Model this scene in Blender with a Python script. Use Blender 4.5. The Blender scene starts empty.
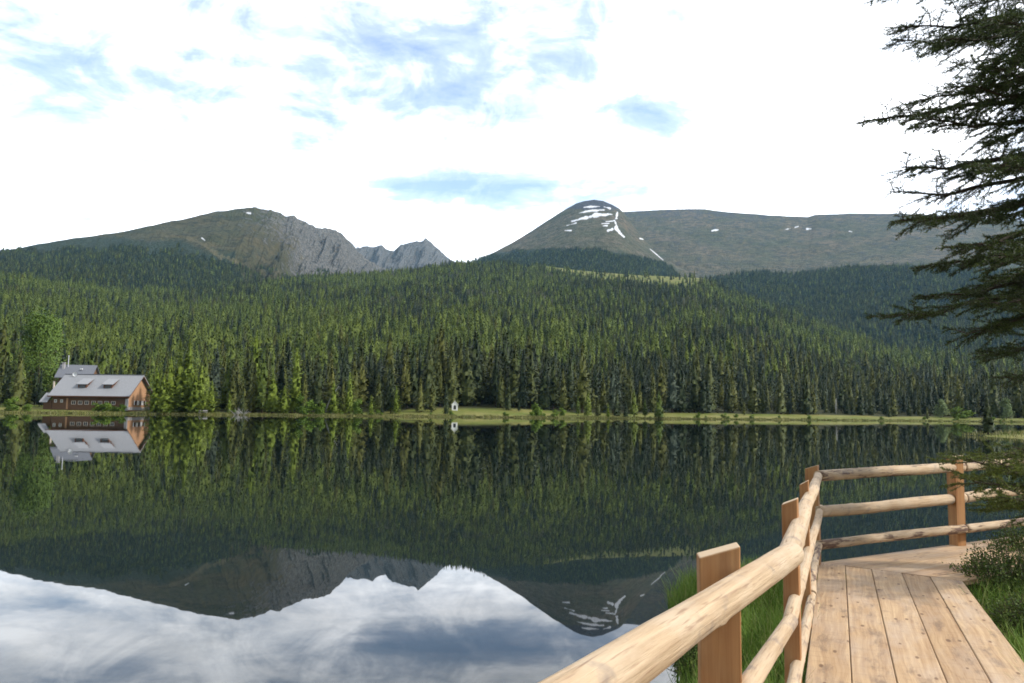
import bpy, math, random
import numpy as np
from mathutils import Vector, Matrix

random.seed(7)
RNG = np.random.default_rng(11)
SC = bpy.context.scene
COL = SC.collection
R_ = math.radians

# ------------------------------------------------------------------ camera frame
FPX = 784.0
H = 2.05
PITCH = math.atan((411.4 - 341.5) / FPX)
ROLL = 0.0115
_F = np.array([0, math.cos(PITCH), math.sin(PITCH)])
_R0 = np.array([1.0, 0, 0])
_U0 = np.array([0, -math.sin(PITCH), math.cos(PITCH)])
CR = math.cos(ROLL) * _R0 + math.sin(ROLL) * _U0
CU = -math.sin(ROLL) * _R0 + math.cos(ROLL) * _U0


def ray(px, py):
    return _F * FPX + CR * (px - 512.0) + CU * (341.5 - py)


def azte(px, py):
    d = ray(px, py)
    return math.atan2(d[0], d[1]), d[2] / math.hypot(d[0], d[1])


def at_z(px, py, z):
    d = ray(px, py)
    t = (z - H) / d[2]
    return Vector((d[0] * t, d[1] * t, z))


def at_y(px, py, y):
    d = ray(px, py)
    t = y / d[1]
    return Vector((d[0] * t, y, H + d[2] * t))


def proj(x, y, z):
    """world arrays -> pixel arrays"""
    zz = z - H
    f = y * _F[1] + zz * _F[2]
    return (512 + FPX * (x * CR[0] + y * CR[1] + zz * CR[2]) / f,
            341.5 - FPX * (x * CU[0] + y * CU[1] + zz * CU[2]) / f)


# ------------------------------------------------------------------ noise
def vnoise(x, y, seed=0):
    x = np.asarray(x, float); y = np.asarray(y, float)
    xi = np.floor(x).astype(np.int64); yi = np.floor(y).astype(np.int64)
    xf = x - xi; yf = y - yi
    u = xf * xf * xf * (xf * (xf * 6 - 15) + 10); v = yf * yf * yf * (yf * (yf * 6 - 15) + 10)

    def hsh(a, b):
        n = (a * 374761393 + b * 668265263 + seed * 974711) & 0x7fffffff
        n = ((n ^ (n >> 13)) * 1274126177) & 0x7fffffff
        n = (n ^ (n >> 16)) & 0xffff
        return n / 32767.5 - 1.0
    a = hsh(xi, yi); b = hsh(xi + 1, yi); c = hsh(xi, yi + 1); d = hsh(xi + 1, yi + 1)
    return (a * (1 - u) + b * u) * (1 - v) + (c * (1 - u) + d * u) * v


def fbm(x, y, seed=0, octv=5, gain=0.5):
    s = 0; a = 1.0; t = 0; f = 1.0
    for i in range(octv):
        s = s + a * vnoise(x * f + 17.3 * i, y * f - 9.1 * i, seed + i); t += a
        a *= gain; f *= 2.03
    return s / t


def ridged(x, y, seed=0, octv=5, gain=0.55):
    s = 0; a = 1.0; t = 0; f = 1.0
    for i in range(octv):
        s = s + a * (1 - 2 * np.abs(vnoise(x * f + 5.3 * i, y * f + 3.7 * i, seed + i))); t += a
        a *= gain; f *= 2.05
    return s / t


def sstep(a, b, x):
    t = np.clip((x - a) / (b - a), 0, 1)
    return t * t * (3 - 2 * t)


# ------------------------------------------------------------------ object helpers
def link(o, parent=None):
    COL.objects.link(o)
    if parent is not None:
        o.parent = parent
    return o


def tag(o, label=None, cat=None, group=None, kind=None):
    if label: o['label'] = label
    if cat: o['category'] = cat
    if group: o['group'] = group
    if kind: o['kind'] = kind
    return o


def empty(name, loc=(0, 0, 0), rz=0.0):
    o = bpy.data.objects.new(name, None)
    o.empty_display_size = 0.3
    o.location = loc; o.rotation_euler = (0, 0, rz)
    return link(o)


def mesh_np(name, verts, faces, mats=(), mat_idx=None, smooth=False, uv=None, attrs=None):
    """verts (n,3); faces list of lists or (m,k) array"""
    me = bpy.data.meshes.new(name)
    verts = np.asarray(verts, dtype=np.float32)
    if isinstance(faces, np.ndarray):
        m, k = faces.shape
        me.vertices.add(len(verts)); me.vertices.foreach_set('co', verts.ravel())
        me.loops.add(m * k); me.loops.foreach_set('vertex_index', faces.astype(np.int32).ravel())
        me.polygons.add(m)
        me.polygons.foreach_set('loop_start', np.arange(0, m * k, k, dtype=np.int32))
        me.polygons.foreach_set('loop_total', np.full(m, k, dtype=np.int32))
        if mat_idx is not None:
            me.polygons.foreach_set('material_index', np.asarray(mat_idx, dtype=np.int32))
        me.update(calc_edges=True)
    else:
        me.from_pydata([tuple(v) for v in verts], [], faces)
        if mat_idx is not None:
            for p, i in zip(me.polygons, mat_idx): p.material_index = i
    if smooth:
        me.polygons.foreach_set('use_smooth', [True] * len(me.polygons))
    for m_ in mats: me.materials.append(m_)
    if uv is not None:
        l = me.uv_layers.new(name='UVMap'); l.data.foreach_set('uv', np.asarray(uv, np.float32).ravel())
    for k_, a in (attrs or {}).items():
        at = me.attributes.new(k_, 'FLOAT', 'POINT'); at.data.foreach_set('value', np.asarray(a, np.float32).ravel())
    me.update()
    return me


def obj(name, me, parent=None):
    return link(bpy.data.objects.new(name, me), parent)


class MB:
    """collects solids with material slots; build() makes one mesh object"""
    def __init__(s): s.v = []; s.f = []; s.m = []

    def add(s, vs, fs, mi=0):
        n = len(s.v); s.v += [tuple(v) for v in vs]
        s.f += [[i + n for i in f] for f in fs]; s.m += [mi] * len(fs)

    def box(s, c, d, mi=0, rot=None):
        x, y, z = (k / 2 for k in d)
        vs = [Vector((a * x, b * y, e * z)) for a in (-1, 1) for b in (-1, 1) for e in (-1, 1)]
        if rot is not None: vs = [rot @ v for v in vs]
        vs = [v + Vector(c) for v in vs]
        s.add(vs, [[0, 1, 3, 2], [4, 6, 7, 5], [0, 4, 5, 1], [2, 3, 7, 6], [0, 2, 6, 4], [1, 5, 7, 3]], mi)

    def prism(s, poly, axis, a, b, mi=0):
        """poly of (p,q) in the plane normal to axis, extruded a..b"""
        def mk(p, q, t):
            return (t, p, q) if axis == 0 else ((p, t, q) if axis == 1 else (p, q, t))
        n = len(poly)
        vs = [mk(p, q, a) for p, q in poly] + [mk(p, q, b) for p, q in poly]
        fs = [list(range(n))[::-1], list(range(n, 2 * n))] + [[i, (i + 1) % n, n + (i + 1) % n, n + i] for i in range(n)]
        s.add(vs, fs, mi)

    def tube(s, pts, rad, n=8, mi=0, cap=True):
        pts = [Vector(p) for p in pts]; rings = []
        for i, p in enumerate(pts):
            d = (pts[min(i + 1, len(pts) - 1)] - pts[max(i - 1, 0)]).normalized()
            a = d.orthogonal().normalized() if i == 0 else (a - d * a.dot(d)).normalized()
            b = d.cross(a); r = rad[i] if hasattr(rad, '__len__') else rad
            rings.append([p + (a * math.cos(2 * math.pi * k / n) + b * math.sin(2 * math.pi * k / n)) * r for k in range(n)])
        vs = [v for r in rings for v in r]
        fs = [[i * n + k, i * n + (k + 1) % n, (i + 1) * n + (k + 1) % n, (i + 1) * n + k] for i in range(len(pts) - 1) for k in range(n)]
        if cap: fs += [list(range(n))[::-1], [(len(pts) - 1) * n + k for k in range(n)]]
        s.add(vs, fs, mi)

    def build(s, name, mats, parent=None, smooth=False, bevel=0):
        if not isinstance(mats, (list, tuple)): mats = [mats]
        me = mesh_np(name, s.v, s.f, mats, s.m, smooth)
        o = obj(name, me, parent)
        if bevel:
            b = o.modifiers.new('bevel', 'BEVEL'); b.width = bevel; b.segments = 2
        return o


# ------------------------------------------------------------------ node helpers
def new_mat(name):
    m = bpy.data.materials.new(name); m.use_nodes = True
    nt = m.node_tree
    return m, nt, nt.nodes['Principled BSDF'], nt.nodes['Material Output']


def N(nt, typ, ins=None, **kw):
    n = nt.nodes.new(typ)
    for k, v in kw.items(): setattr(n, k, v)
    for k, v in (ins or {}).items():
        s = n.inputs[k]
        if hasattr(v, 'is_output') or isinstance(v, bpy.types.NodeSocket): nt.links.new(v, s)
        else: s.default_value = v
    return n


def Mth(nt, op, a, b=0.0, c=0.0, clamp=False):
    n = nt.nodes.new('ShaderNodeMath'); n.operation = op; n.use_clamp = clamp
    for i, v in enumerate((a, b, c)):
        if isinstance(v, bpy.types.NodeSocket): nt.links.new(v, n.inputs[i])
        else: n.inputs[i].default_value = v
    return n.outputs[0]


def Mix(nt, fac, a, b, blend='MIX'):
    n = nt.nodes.new('ShaderNodeMix'); n.data_type = 'RGBA'; n.blend_type = blend
    for i, v in ((0, fac), (6, a), (7, b)):
        if isinstance(v, bpy.types.NodeSocket): nt.links.new(v, n.inputs[i])
        else: n.inputs[i].default_value = v if i == 0 else (*v, 1.0)
    return n.outputs[2]


def Ramp(nt, fac, stops, interp='LINEAR'):
    n = nt.nodes.new('ShaderNodeValToRGB'); e = n.color_ramp.elements; n.color_ramp.interpolation = interp
    while len(e) < len(stops): e.new(0.5)
    for k, (p, c) in zip(e, stops): k.position = p; k.color = (*c, 1.0) if len(c) == 3 else c
    nt.links.new(fac, n.inputs[0])
    return n.outputs[0]


def Gray(a): return (a, a, a)


def Noise(nt, vec, scale, detail=4.0, rough=0.55, dist=0.0):
    n = N(nt, 'ShaderNodeTexNoise', {'Scale': scale, 'Detail': detail, 'Roughness': rough, 'Distortion': dist})
    if vec is not None: nt.links.new(vec, n.inputs['Vector'])
    return n.outputs['Fac']


def Map(nt, vec, scale=(1, 1, 1), loc=(0, 0, 0)):
    n = N(nt, 'ShaderNodeMapping', {'Scale': scale, 'Location': loc}); nt.links.new(vec, n.inputs['Vector'])
    return n.outputs[0]


def coord(nt, which='Object'):
    return N(nt, 'ShaderNodeTexCoord').outputs[which]


def bump(nt, bs, h, strength=0.4, dist=0.01):
    b = N(nt, 'ShaderNodeBump', {'Strength': strength, 'Distance': dist, 'Height': h})
    nt.links.new(b.outputs[0], bs.inputs['Normal'])


def setbs(bs, col=None, rough=0.8, spec=0.3, nt=None):
    bs.inputs['Roughness'].default_value = rough
    bs.inputs['Specular IOR Level'].default_value = spec
    if col is not None:
        if isinstance(col, bpy.types.NodeSocket): nt.links.new(col, bs.inputs['Base Color'])
        else: bs.inputs['Base Color'].default_value = (*col, 1)


def attr(nt, name):
    return N(nt, 'ShaderNodeAttribute', attribute_name=name).outputs['Fac']


# ------------------------------------------------------------------ materials
def mat_foliage(name, stops, transl=0.0, island=False, spec=0.15, rough=0.6):
    m, nt, bs, out = new_mat(name)
    rnd = N(nt, 'ShaderNodeObjectInfo').outputs['Random']
    if island:
        rnd = N(nt, 'ShaderNodeNewGeometry').outputs['Random Per Island']
        c = Ramp(nt, rnd, stops)
    else:
        isl = N(nt, 'ShaderNodeNewGeometry').outputs['Random Per Island']
        f = Mth(nt, 'ADD', Mth(nt, 'MULTIPLY', rnd, 0.78), Mth(nt, 'MULTIPLY', isl, 0.22))
        c = Ramp(nt, f, stops)
    setbs(bs, c, rough, spec, nt)
    if transl > 0:
        tr = N(nt, 'ShaderNodeBsdfTranslucent', {'Color': c})
        mx = N(nt, 'ShaderNodeMixShader', {0: transl, 1: bs.outputs[0], 2: tr.outputs[0]})
        nt.links.new(mx.outputs[0], out.inputs['Surface'])
    return m


M = {}
M['spruce'] = mat_foliage('spruce_needles', [(0.0, (.013, .021, .009)), (.40, (.029, .042, .014)), (.66, (.068, .078, .019)), (.88, (.090, .095, .018)), (1, (.110, .108, .022))])
M['larch'] = mat_foliage('larch_needles', [(0.0, (.058, .086, .014)), (.5, (.108, .138, .022)), (1, (.160, .198, .034))], 0.15)
M['fresh'] = mat_foliage('fresh_larch_needles', [(0.0, (.125, .170, .020)), (1, (.20, .255, .038))], 0.2)
M['birch'] = mat_foliage('broad_leaves', [(0.0, (.085, .145, .018)), (1, (.145, .215, .030))], 0.25)
M['leafy'] = mat_foliage('soft_green_leaves', [(0.0, (.090, .145, .024)), (1, (.13, .195, .036))], 0.2)
M['pale'] = mat_foliage('pale_leaves', [(0.0, (.13, .18, .07)), (1, (.20, .25, .10))], 0.25)
M['bluish'] = mat_foliage('bluish_needles', [(0.0, (.045, .062, .040)), (1, (.075, .095, .058))])
M['near_needles'] = mat_foliage('near_spruce_needles', [(0.0, (.022, .038, .010)), (.6, (.044, .068, .014)), (1, (.11, .145, .026))], 0.22, True, 0.3, 0.5)
M['young_needles'] = mat_foliage('young_spruce_needles', [(0.0, (.055, .080, .014)), (.6, (.11, .14, .022)), (1, (.20, .22, .04))], 0.25, True, 0.3, 0.5)
M['grass'] = mat_foliage('grass_blades', [(0.0, (.075, .145, .018)), (.55, (.140, .225, .030)), (.85, (.20, .28, .05)), (1, (.34, .31, .12))], 0.3, True, .2, .6)
M['sedge'] = mat_foliage('dry_sedge', [(0.0, (.075, .100, .022)), (.45, (.13, .145, .034)), (.8, (.24, .21, .08)), (1, (.36, .31, .16))], 0.25, True, .2, .6)
M['heath'] = mat_foliage('heath_leaves', [(0.0, (.040, .068, .016)), (.7, (.078, .115, .024)), (1, (.15, .19, .04))], 0.15, True)


def mat_bark(name, a, b, scale=6):
    m, nt, bs, out = new_mat(name)
    v = Map(nt, coord(nt), (scale, scale, scale * .25))
    n = Noise(nt, v, 3, 6, .65)
    setbs(bs, Mix(nt, n, a, b), .9, .2, nt); bump(nt, bs, n, .6, .02)
    return m


M['bark'] = mat_bark('dark_bark', (.03, .022, .016), (.12, .09, .07))
M['pale_bark'] = mat_bark('dead_pale_wood', (.24, .23, .21), (.46, .44, .41))


def mat_simple(name, a, b, scale=4, rough=.75, spec=.3, stretch=(1, 1, 1), bmp=.2):
    m, nt, bs, out = new_mat(name)
    n = Noise(nt, Map(nt, coord(nt), stretch), scale, 5, .6)
    setbs(bs, Mix(nt, n, a, b), rough, spec, nt)
    if bmp: bump(nt, bs, n, bmp, .02)
    return m


def mat_log():
    m, nt, bs, out = new_mat('peeled_log')
    co = coord(nt)
    inf = N(nt, 'ShaderNodeObjectInfo').outputs['Random']
    off = N(nt, 'ShaderNodeCombineXYZ', {0: Mth(nt, 'MULTIPLY', inf, 40.0)}).outputs[0]
    v = N(nt, 'ShaderNodeVectorMath', {0: co, 1: off}, operation='ADD').outputs[0]
    grain = Ramp(nt, Noise(nt, Map(nt, v, (1.6, 40, 40)), 1.0, 6, .65), [(.28, Gray(0)), (.72, Gray(1))])
    blot = Noise(nt, Map(nt, v, (2.6, 6, 6)), 1.3, 5, .6)
    fleck = Noise(nt, Map(nt, v, (5, 90, 90)), 1.0, 3, .5)
    c = Mix(nt, grain, (.58, .425, .265), (.34, .225, .125))
    c = Mix(nt, Ramp(nt, blot, [(.42, Gray(0)), (.72, Gray(.75))]), c, (.54, .42, .29))
    c = Mix(nt, Ramp(nt, fleck, [(.57, Gray(0)), (.70, Gray(.65))]), c, (.22, .12, .065))
    # leftover strips of bark, more on some logs than on others (slot value through the object's colour)
    barkn = Noise(nt, Map(nt, v, (2.2, 13, 13), (3, 1, 7)), 1.2, 6, .65)
    amt = N(nt, 'ShaderNodeObjectInfo').outputs['Color']
    sep = N(nt, 'ShaderNodeSeparateColor', {0: amt}).outputs[0]
    thr = Mth(nt, 'SUBTRACT', barkn, Mth(nt, 'SUBTRACT', .73, Mth(nt, 'MULTIPLY', sep, .24)))
    bk = Mth(nt, 'MULTIPLY', thr, 14.0, clamp=True)
    c = Mix(nt, bk, c, (.13, .075, .05))
    vo = N(nt, 'ShaderNodeTexVoronoi', {'Vector': Map(nt, v, (4.2, 9, 9)), 'Scale': 1.0}, feature='F1')
    pick = Mth(nt, 'GREATER_THAN', N(nt, 'ShaderNodeSeparateColor', {0: vo.outputs['Color']}).outputs[0], .80)
    kn = Mth(nt, 'MULTIPLY', Ramp(nt, Mth(nt, 'ADD', vo.outputs['Distance'], Mth(nt, 'MULTIPLY', Mth(nt, 'SUBTRACT', grain, .5), .12)), [(.04, Gray(1)), (.12, Gray(0))]), Mth(nt, 'MULTIPLY', pick, .8))
    c = Mix(nt, kn, c, (.17, .10, .06))
    gr = Noise(nt, Map(nt, v, (3.5, 5, 5), (9, 4, 1)), 1.5, 4, .6)
    c = Mix(nt, Ramp(nt, gr, [(.57, Gray(0)), (.70, Gray(.6))]), c, (.17, .14, .125))
    setbs(bs, c, .72, .25, nt)
    h = Mth(nt, 'ADD', Mth(nt, 'MULTIPLY', grain, .5), Mth(nt, 'MULTIPLY', bk, .6))
    bump(nt, bs, h, .9, .010)
    return m


def mat_post():
    m, nt, bs, out = new_mat('sawn_larch_post')
    co = coord(nt)
    inf = N(nt, 'ShaderNodeObjectInfo').outputs['Random']
    off = N(nt, 'ShaderNodeCombineXYZ', {2: Mth(nt, 'MULTIPLY', inf, 40.0)}).outputs[0]
    v = N(nt, 'ShaderNodeVectorMath', {0: co, 1: off}, operation='ADD').outputs[0]
    g = Noise(nt, Map(nt, v, (26, 26, .9)), 1.2, 5, .6, .6)
    b = Noise(nt, Map(nt, v, (5, 5, 2)), 1.0, 4, .6)
    c = Mix(nt, Ramp(nt, g, [(.3, Gray(0)), (.7, Gray(1))]), (.44, .225, .085), (.28, .12, .042))
    c = Mix(nt, Ramp(nt, b, [(.5, Gray(0)), (.8, Gray(.5))]), c, (.46, .27, .13))
    cr = Noise(nt, Map(nt, v, (9, 9, 2.4), (3, 3, 0)), 1.0, 3, .5)
    c = Mix(nt, Ramp(nt, cr, [(.70, Gray(0)), (.74, Gray(.7))]), c, (.09, .04, .02))
    # freshly cut end grain on the slanted top
    nz = N(nt, 'ShaderNodeSeparateXYZ', {0: N(nt, 'ShaderNodeNewGeometry').outputs['True Normal']}).outputs[2]
    c = Mix(nt, Ramp(nt, nz, [(.3, Gray(0)), (.5, Gray(1))]), c, (.50, .36, .22))
    setbs(bs, c, .7, .3, nt); bump(nt, bs, g, .35, .004)
    return m


def mat_deck():
    m, nt, bs, out = new_mat('larch_decking')
    uv = coord(nt, 'UV')
    rnd = N(nt, 'ShaderNodeNewGeometry').outputs['Random Per Island']
    off = N(nt, 'ShaderNodeCombineXYZ', {0: Mth(nt, 'MULTIPLY', rnd, 61.0), 1: Mth(nt, 'MULTIPLY', rnd, 37.0)}).outputs[0]
    v = N(nt, 'ShaderNodeVectorMath', {0: uv, 1: off}, operation='ADD').outputs[0]
    dist = Noise(nt, Map(nt, v, (1.2, 3, 1)), 1.0, 3, .5)
    dv = N(nt, 'ShaderNodeCombineXYZ', {1: Mth(nt, 'MULTIPLY', dist, .10)}).outputs[0]
    v2 = N(nt, 'ShaderNodeVectorMath', {0: v, 1: dv}, operation='ADD').outputs[0]
    grain = Noise(nt, Map(nt, v2, (1.1, 46, 1)), 1.0, 5, .6)
    fine = Noise(nt, Map(nt, v, (9, 150, 1)), 1.0, 3, .6)
    blot = Noise(nt, Map(nt, v, (1.4, 3.4, 1)), 1.0, 5, .65)
    saw = Noise(nt, Map(nt, v, (26, 2.5, 1), (3, 3, 0)), 1.0, 3, .6)
    c = Mix(nt, Ramp(nt, grain, [(.30, Gray(0)), (.72, Gray(1))]), (.50, .35, .20), (.29, .172, .088))
    c = Mix(nt, Ramp(nt, blot, [(.45, Gray(0)), (.75, Gray(.8))]), c, (.42, .33, .25))
    c = Mix(nt, Ramp(nt, fine, [(.55, Gray(0)), (.75, Gray(.5))]), c, (.22, .125, .07))
    c = Mix(nt, Ramp(nt, saw, [(.55, Gray(0)), (.72, Gray(.35))]), c, (.25, .15, .085))
    st = Noise(nt, Map(nt, v, (2.2, 7, 1), (7, 2, 0)), 1.0, 6, .7)
    c = Mix(nt, Ramp(nt, st, [(.53, Gray(0)), (.66, Gray(.7))]), c, (.17, .115, .08))
    vo = N(nt, 'ShaderNodeTexVoronoi', {'Vector': Map(nt, v, (3.0, 7.5, 1)), 'Scale': 1.0}, feature='F1', voronoi_dimensions='2D')
    pick = Mth(nt, 'GREATER_THAN', N(nt, 'ShaderNodeSeparateColor', {0: vo.outputs['Color']}).outputs[0], .66)
    kn = Mth(nt, 'MULTIPLY', Ramp(nt, Mth(nt, 'ADD', vo.outputs['Distance'], Mth(nt, 'MULTIPLY', Mth(nt, 'SUBTRACT', blot, .5), .22)), [(.05, Gray(1)), (.11, Gray(0))]), Mth(nt, 'MULTIPLY', pick, .85))
    c = Mix(nt, kn, c, (.13, .07, .04))
    tone = Ramp(nt, rnd, [(0, (.86, .80, .74)), (.5, (1, .97, .93)), (1, (1.12, 1.12, 1.12))])
    c = Mix(nt, 1.0, c, tone, 'MULTIPLY')
    setbs(bs, c, .78, .25, nt)
    bump(nt, bs, Mth(nt, 'ADD', grain, Mth(nt, 'MULTIPLY', saw, .4)), .4, .004)
    return m


M['log'] = mat_log(); M['post'] = mat_post(); M['deck'] = mat_deck()
M['beam'] = mat_simple('rough_beam', (.12, .08, .05), (.25, .17, .11), 3, .9, .2, (6, 1, 6))
M['white'] = mat_simple('white_plaster', (.74, .73, .70), (.84, .83, .80), 3, .8, .2)
M['shaded_wood'] = mat_simple('shaded_brown_logs', (.085, .045, .024), (.19, .10, .052), 1.5, .7, .3, (.5, .5, 6))  # brown logs, with the shade under eaves darkened into the colour
M['warm_wood'] = mat_simple('sunlit_larch_logs', (.36, .19, .095), (.52, .30, .17), 1.5, .75, .2, (.5, .5, 6))  # orange logs, with the gable's sunlit brightness put into the colour
M['brown_trim'] = mat_simple('brown_trim', (.10, .04, .02), (.16, .07, .035), 2)
M['stone'] = mat_simple('field_stone', (.28, .26, .25), (.46, .44, .43), 3, .85)
M['shingle'] = mat_simple('grey_shingle_roof', (.17, .172, .175), (.31, .31, .315), 2.2, .55, .4, (3, .7, 1))
M['slate'] = mat_simple('dark_grey_roof', (.10, .105, .12), (.17, .175, .19), 2.2, .5, .4, (3, .7, 1))
M['pane'] = mat_simple('dark_pane', (.02, .022, .025), (.035, .04, .045), 2, .12, .6, bmp=0)
M['pale_frame'] = mat_simple('pale_frame', (.50, .42, .34), (.62, .54, .46), 2)
M['metal'] = mat_simple('grey_metal', (.4, .4, .42), (.55, .55, .57), 2, .4, .5)


def mat_ground():
    m, nt, bs, out = new_mat('meadow_and_forest_floor')
    co = coord(nt)
    mead = attr(nt, 'meadow')
    n1 = Noise(nt, co, .06, 6, .65); n2 = Noise(nt, co, .9, 5, .65)
    fl = Mix(nt, n2, (.030, .034, .014), (.060, .058, .024))
    g = Mix(nt, Ramp(nt, n1, [(.35, Gray(0)), (.65, Gray(1))]), (.095, .125, .020), (.205, .180, .060))
    g = Mix(nt, Ramp(nt, n2, [(.45, Gray(0)), (.7, Gray(.6))]), g, (.062, .070, .014))
    setbs(bs, Mix(nt, mead, fl, g), .9, .1, nt)
    bump(nt, bs, n2, .5, .2)
    return m


def mat_bank():
    m, nt, bs, out = new_mat('bank_soil')
    co = coord(nt)
    n = Noise(nt, co, 3.5, 6, .65); n2 = Noise(nt, co, 28, 4, .6)
    c = Mix(nt, n, (.018, .026, .008), (.05, .065, .018))
    c = Mix(nt, Ramp(nt, n2, [(.5, Gray(0)), (.7, Gray(.6))]), c, (.07, .05, .025))
    setbs(bs, c, .95, .1, nt); bump(nt, bs, n2, .8, .03)
    return m


def mat_mountain(name, grass, grass2, rocka, rockb):
    m, nt, bs, out = new_mat(name)
    co = coord(nt)
    rk = attr(nt, 'rock'); sn = attr(nt, 'snow'); fo = attr(nt, 'scrub'); gr = attr(nt, 'track')
    n1 = Noise(nt, co, .0042, 9, .66); n2 = Noise(nt, co, .03, 7, .7); n3 = Noise(nt, co, .11, 4, .65)
    c = Mix(nt, Ramp(nt, n1, [(.35, Gray(0)), (.65, Gray(1))]), grass, grass2)
    c = Mix(nt, Ramp(nt, n2, [(.42, Gray(0)), (.64, Gray(.9))]), c, tuple(x * .42 for x in grass))
    r = Mix(nt, Ramp(nt, n3, [(.34, Gray(0)), (.64, Gray(1))]), rocka, rockb)
    rf = Mth(nt, 'ADD', rk, Mth(nt, 'MULTIPLY', Mth(nt, 'SUBTRACT', n2, .5), 1.6))
    rf = Mth(nt, 'MULTIPLY', Mth(nt, 'SUBTRACT', rf, .42), 5.0, clamp=True)
    c = Mix(nt, rf, c, r)
    sc = Mth(nt, 'ADD', fo, Mth(nt, 'MULTIPLY', Mth(nt, 'SUBTRACT', n3, .5), .9))
    sc = Mth(nt, 'MULTIPLY', Mth(nt, 'SUBTRACT', sc, .5), 5.0, clamp=True)
    c = Mix(nt, sc, c, (.030, .042, .020))
    c = Mix(nt, gr, c, (.15, .125, .06))
    c = Mix(nt, sn, c, (.88, .89, .92))
    setbs(bs, c, .92, .1, nt)
    bump(nt, bs, Mth(nt, 'ADD', n2, Mth(nt, 'MULTIPLY', n3, .5)), 1.0, 26.0)
    return m


M['ground'] = mat_ground(); M['bank'] = mat_bank()
M['mt_left'] = mat_mountain('alpine_ridge', (.058, .062, .020), (.118, .094, .042), (.036, .036, .034), (.23, .215, .185))
M['mt_dome'] = mat_mountain('alpine_dome', (.084, .092, .044), (.185, .145, .095), (.046, .048, .058), (.095, .090, .098))
M['mt_far'] = mat_mountain('far_crags', (.05, .048, .03), (.06, .05, .04), (.045, .046, .044), (.20, .195, .18))


def mat_water():
    m, nt, bs, out = new_mat('lake_water')
    setbs(bs, (.006, .010, .009), .012, .5)
    bs.inputs['IOR'].default_value = 1.333
    g = N(nt, 'ShaderNodeNewGeometry').outputs['Position']
    a = Noise(nt, Map(nt, g, (.9, .35, 1)), 1.0, 3, .5)
    b = Noise(nt, Map(nt, g, (.10, .05, 1)), 1.0, 2, .5)
    h = Mth(nt, 'ADD', Mth(nt, 'MULTIPLY', a, .0016), Mth(nt, 'MULTIPLY', b, .006))
    bump(nt, bs, h, 1.0, 1.0)
    return m


M['water'] = mat_water()

# ------------------------------------------------------------------ terrain tables
AZ0, AZ1 = R_(-48), R_(50)


def table(pts, cols=(0, 1)):
    p = [azte(x, y) for x, y in pts]
    a = np.array([q[0] for q in p]); t = np.array([q[1] for q in p])
    return lambda az: np.interp(az, a, t)


def pxtable(pts):
    a = np.array([azte(x, 400)[0] for x, v in pts]); t = np.array([v for x, v in pts], float)
    return lambda az: np.interp(az, a, t)


shore_r0 = pxtable([(-300, 230), (0, 228), (80, 231), (160, 234), (260, 243), (400, 255), (520, 262), (640, 282), (760, 298), (900, 325), (1024, 340), (1300, 350)])


def shore_r(az):
    return shore_r0(az) / np.cos(az) + 2.2 * fbm(az * 60, az * 0, 3, 4)


crestA_t = table([(-300, 262), (-80, 262), (0, 268), (60, 276), (110, 284), (200, 285), (300, 273), (400, 265), (455, 258.5), (500, 256.5), (540, 265), (575, 270), (640, 275), (705, 278), (760, 295), (800, 311), (850, 330), (900, 345), (1000, 352), (1300, 356)])
crestA_R = pxtable([(-300, 1600), (100, 1650), (300, 1850), (500, 2050), (620, 1950), (760, 1700), (900, 1450), (1300, 1350)])


def meadowA(az, r):
    """the clearing high on the forest hill"""
    px = 512 + FPX * np.tan(az)
    q = r / crestA_R(az)
    lo = np.interp(px, [520, 560, 600, 650, 700, 712], [1.0, .95, .90, .87, .89, 1.0])
    return ((px > 522) & (px < 712) & (q > lo + .03 * fbm(px / 9, r / 30, 77, 3))).astype(float)


def heightA(az, r):
    az = np.asarray(az, float); r = np.asarray(r, float)
    rs = shore_r(az); d = r - rs; Rc = crestA_R(az)
    px = 512 + FPX * np.tan(az)
    inm = sstep(515, 545, px) * (1 - sstep(705, 735, px))
    zc = Rc * crestA_t(az) + H - 17 * (1 - inm)
    ris = np.interp(px, [0, 125, 160, 300, 420, 520, 640, 760, 900, 1024], [.07, .07, .022, .03, .088, .085, .060, .062, .046, .04])
    low = np.where(d < 0, np.maximum(d * .16, -1.6), np.where(d < 2, .16 * d, .32 + np.clip(d - 2, 0, 28) * ris))
    d0 = np.interp(px, [0, 20, 140, 175, 300], [30, 48, 48, 24, 24]); s = np.clip((d - d0) / (Rc - rs - d0), 0, 1)
    up = (zc - .32 - 28 * ris) * s ** 1.34
    und = fbm(az * 14, r / 200, 21, 4) * 13 * np.minimum(s * 4, 1) * (1 - sstep(.8, 1.0, s))
    over = np.maximum(r - Rc - 10, 0)
    return low + up + und - over * .28 - over ** 2 * .0002


def grid_mesh(name, az, rr, zz, mats, attrs):
    """az (n,), rr (m,n), zz (m,n)"""
    m, n = rr.shape
    x = np.sin(az)[None, :] * rr; y = np.cos(az)[None, :] * rr
    v = np.stack([x, y, zz], -1).reshape(-1, 3)
    i = np.arange(m * n).reshape(m, n)
    f = np.stack([i[:-1, :-1], i[:-1, 1:], i[1:, 1:], i[1:, :-1]], -1).reshape(-1, 4)[:, ::-1]
    return mesh_np(name, v, np.ascontiguousarray(f), mats, None, True, None, attrs)


def struct(name, me):
    return tag(obj(name, me), kind='structure')


# --- the big ground sheet under everything, the forest hill, the mountains
bm = MB(); bm.add([(-5400, -3000, -4), (5400, -3000, -4), (5400, 8200, -4), (-5400, 8200, -4)], [[0, 1, 2, 3]])
go = bm.build('ground', M['bank']); tag(go, kind='structure')

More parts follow.
